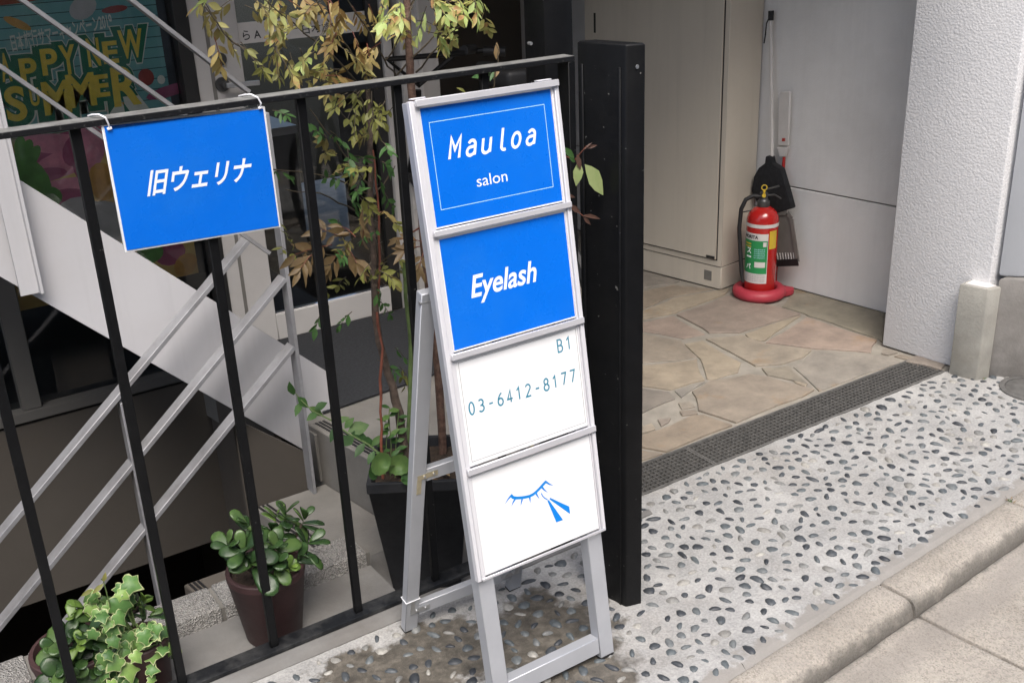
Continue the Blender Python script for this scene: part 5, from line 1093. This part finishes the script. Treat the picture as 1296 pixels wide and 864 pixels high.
def rosette(root, P, axis, L, n, mt, jr):
    axis = Vector(axis).normalized(); e1 = axis.orthogonal().normalized(); e2 = axis.cross(e1); ph = jr.uniform(0, 6.28)
    for k in range(n):
        a = ph + k * math.pi / 2 * (1 if k % 2 else 1) + (k // 2) * math.pi / 4 + (math.pi / 2 if k % 2 else 0) + jr.uniform(-.25, .25); t = k / max(1, n - 1)
        out = e1 * math.cos(a) + e2 * math.sin(a); d = out * (1.0 - .55 * t) + axis * (.15 + .8 * t) + Vector((0, 0, -.12))
        piece('leaf', mt, root, P - axis * (.028 * (1 - t)), frame(d, axis - out * .2), L * 1.0 * (1.1 - .42 * t) * jr.uniform(.85, 1.15))
def jade(name, label, c, r0, r1, h, tips, seed, L):
    jr = random.Random(seed); root = thing(name, label, 'plant', c, 'potted jade plants on the ledge behind the fence'); pot(root, c, r0, r1, h, M['pot_brown'])
    for (x, y, Y, n, k, yng) in tips:
        P = aty(x, y, Y); s0 = Vector((c.x + (P.x - c.x) * .25, c.y + (P.y - c.y) * .25, c.z + h - .015)); md = s0.lerp(P, .55) + Vector((0, 0, -.012)); ax = (P - md).normalized() + Vector((0, -.25, .35))
        mb = MB(); mb.tube([s0, md, P - ax.normalized() * .02], [.006, .0045, .003], 7); mb.build('stem', M['bark_grey'], root, smooth=True)
        rosette(root, P, ax, L * k, n, JY if yng else JM, jr)
jy = 2.168; jz = aty(343, 743, 2.074).z
jc = Vector((aty(342, 760, jy).x, jy, -.041))
jade('jade_plant', 'jade plant in a brown pot standing alone by the fence, right of the ivy', jc, .068, .094, jz + .041,
     [(288, 688, 2.12, 5, .9, 0), (312, 662, 2.14, 5, .95, 0), (308, 694, 2.08, 6, 1.1, 0), (318, 712, 2.07, 5, 1.1, 0), (345, 672, 2.2, 5, 1.0, 0), (362, 648, 2.22, 6, .9, 0), (386, 654, 2.2, 6, .95, 0), (352, 692, 2.1, 6, 1.1, 0), (392, 685, 2.15, 5, 1.1, 0), (380, 705, 2.12, 4, 1.0, 0), (348, 708, 2.075, 4, 1.0, 0), (368, 716, 2.07, 7, .55, 1), (332, 684, 2.13, 5, 1.0, 0), (350, 650, 2.24, 4, .7, 1)], 5, .062)
jc2 = Vector((.215, 2.185, -.041))
jade('jade_plant', 'jade plant tucked behind the variegated ivy at the lower left', jc2, .068, .094, .16,
     [(90, 778, 2.16, 5, .7, 1), (80, 806, 2.13, 6, 1.05, 0), (72, 822, 2.12, 5, 1.05, 0), (98, 835, 2.1, 6, 1.1, 0), (112, 800, 2.12, 6, 1.1, 0), (122, 818, 2.11, 5, 1.0, 0), (106, 762, 2.18, 5, .7, 1), (128, 775, 2.17, 5, 1.0, 0), (100, 812, 2.08, 5, .7, 1), (92, 855, 2.08, 5, 1.1, 0), (120, 842, 2.1, 5, 1.0, 0), (182, 758, 2.2, 5, .8, 1), (190, 778, 2.19, 5, .9, 0), (170, 770, 2.2, 5, .9, 0), (75, 845, 2.1, 5, 1.0, 0), (135, 800, 2.16, 5, 1.0, 0)], 9, .060)

# ---- variegated ivy
iv = thing('ivy_plant', 'variegated ivy with cream edged leaves in a brown pot by the fence', 'plant', Vector((.345, 2.135, -.041)))
pot(iv, Vector((.345, 2.135, -.041)), .050, .062, .150, M['pot_brown'])
def ivy_geo(seed):
    jr = random.Random(seed); out = [(0, 0), (-.16, -.10), (-.36, -.06), (-.46, .10), (-.38, .27), (-.55, .50), (-.33, .57), (-.22, .68), (0, 1.0), (.22, .68), (.33, .57), (.55, .50), (.38, .27), (.46, .10), (.36, -.06), (.16, -.10)]
    out = [Vector((x + jr.uniform(-.03, .03), y + jr.uniform(-.03, .03), 0)) for x, y in out]; c = Vector((0, .32, 0)); n = len(out)
    for p in out: p.z = .10 * mnoise.noise(p * 3 + Vector((seed, 0, 0))) - .12 * (p - c).length ** 2
    inn = [c + (p - c) * jr.uniform(.82, .98) for p in out]
    for p in inn: p.z = .05 * mnoise.noise(p * 3 + Vector((seed, 0, 0))) + .02
    vs = out + inn + [c + Vector((0, 0, .035))]; fs = [(i, (i + 1) % n, n + (i + 1) % n, n + i) for i in range(n)] + [(n + i, n + (i + 1) % n, 2 * n) for i in range(n)]
    return (vs, fs), [1] * n + [0] * n
IM = []
for s_ in range(4):
    g, mi = ivy_geo(s_); IM.append(leaf_mesh('leaf', [M['ivy'], M['cream']], g, mi))
ri = random.Random(12)
IL = [(156, 736, 34), (150, 756, 40), (160, 752, 30), (120, 748, 26), (114, 762, 24), (126, 772, 30), (134, 764, 24), (146, 776, 26), (133, 792, 28), (152, 788, 22), (162, 800, 26), (172, 808, 34), (186, 792, 34), (198, 798, 26), (214, 812, 26), (206, 818, 22), (166, 818, 36), (184, 826, 32), (130, 826, 28), (142, 818, 26), (152, 832, 30), (162, 838, 34), (176, 840, 28), (186, 846, 22), (118, 850, 30), (130, 856, 30), (146, 850, 28), (160, 858, 32), (174, 862, 28), (122, 838, 22), (140, 806, 22), (176, 794, 24), (196, 832, 24), (136, 842, 26), (154, 812, 28), (110, 866, 28), (140, 868, 28), (168, 826, 22), (190, 812, 26), (148, 866, 26)]
ic = Vector((.345, 2.135, .115))
IL += [(x + ri.uniform(-12, 12), y + ri.uniform(-10, 10), s_ * .75) for x, y, s_ in IL]
mbs = MB()
for i, (x, y, sz) in enumerate(IL):
    Y = 2.075 + ri.uniform(-.012, .05) + (.06 if y < 770 else 0); P = aty(x, y, Y); L = sz / FPX * 2.75 * .68
    d = Vector((ri.gauss(.1, .5), ri.gauss(-.35, .25), ri.gauss(-.55, .35))); nn_ = Vector((ri.gauss(-.15, .25), -.75, .65 + ri.gauss(0, .25)))
    piece('leaf', IM[i % 4], iv, P, frame(d, nn_), L)
    mbs.tube([ic.lerp(P, .25), ic.lerp(P, .7) + Vector((0, .01, .012)), P], [.0016, .0013, .001], 5)
mbs.build('stems', M['cane'], iv, smooth=True)
for px_, py_ in ((132, 736), (118, 742), (112, 752)): pass
mb = MB(); mb.tube([aty(140, 770, 2.13), aty(135, 750, 2.13), aty(131, 735, 2.13), aty(128, 732, 2.13)], .0012, 5); mb.build('shoot', M['cane'], iv)
for a, b in (((131, 738), (120, 748)), ((131, 736), (133, 727)), ((118, 745), (106, 752))):
    A, B = aty(*a, 2.13), aty(*b, 2.125); piece('leaf', LM['olive'][0], iv, A, frame(B - A, Vector((0, -.8, .5))), (B - A).length * 1.3)

# ---- weeds in the kerb joints
def weed(label, P, n, L):
    wd = thing('weed', label, 'weed', P); wp = Plant(wd)
    for i in range(n):
        d = Vector((rl.gauss(0, .8), rl.gauss(0, .8), rl.uniform(.25, .9))); wp.leaf('green' if i % 3 else 'dry', Vector(P) + Vector((rl.gauss(0, .008), rl.gauss(0, .004), 0)), d, Vector((0, 0, 1)) + rv3(.3), L * rl.uniform(.5, 1.1), .5)
weed('tiny weed in the right-hand kerb joint near the picture edge', atz(1280, 634, -.006), 14, .022)
weed('tiny dry weed at the near foot of the kerb stone', atz(1052, 838, -.03), 8, .014)
weed('tiny weed at the foot of the concrete stub post', atz(1246, 480, .0), 8, .014)
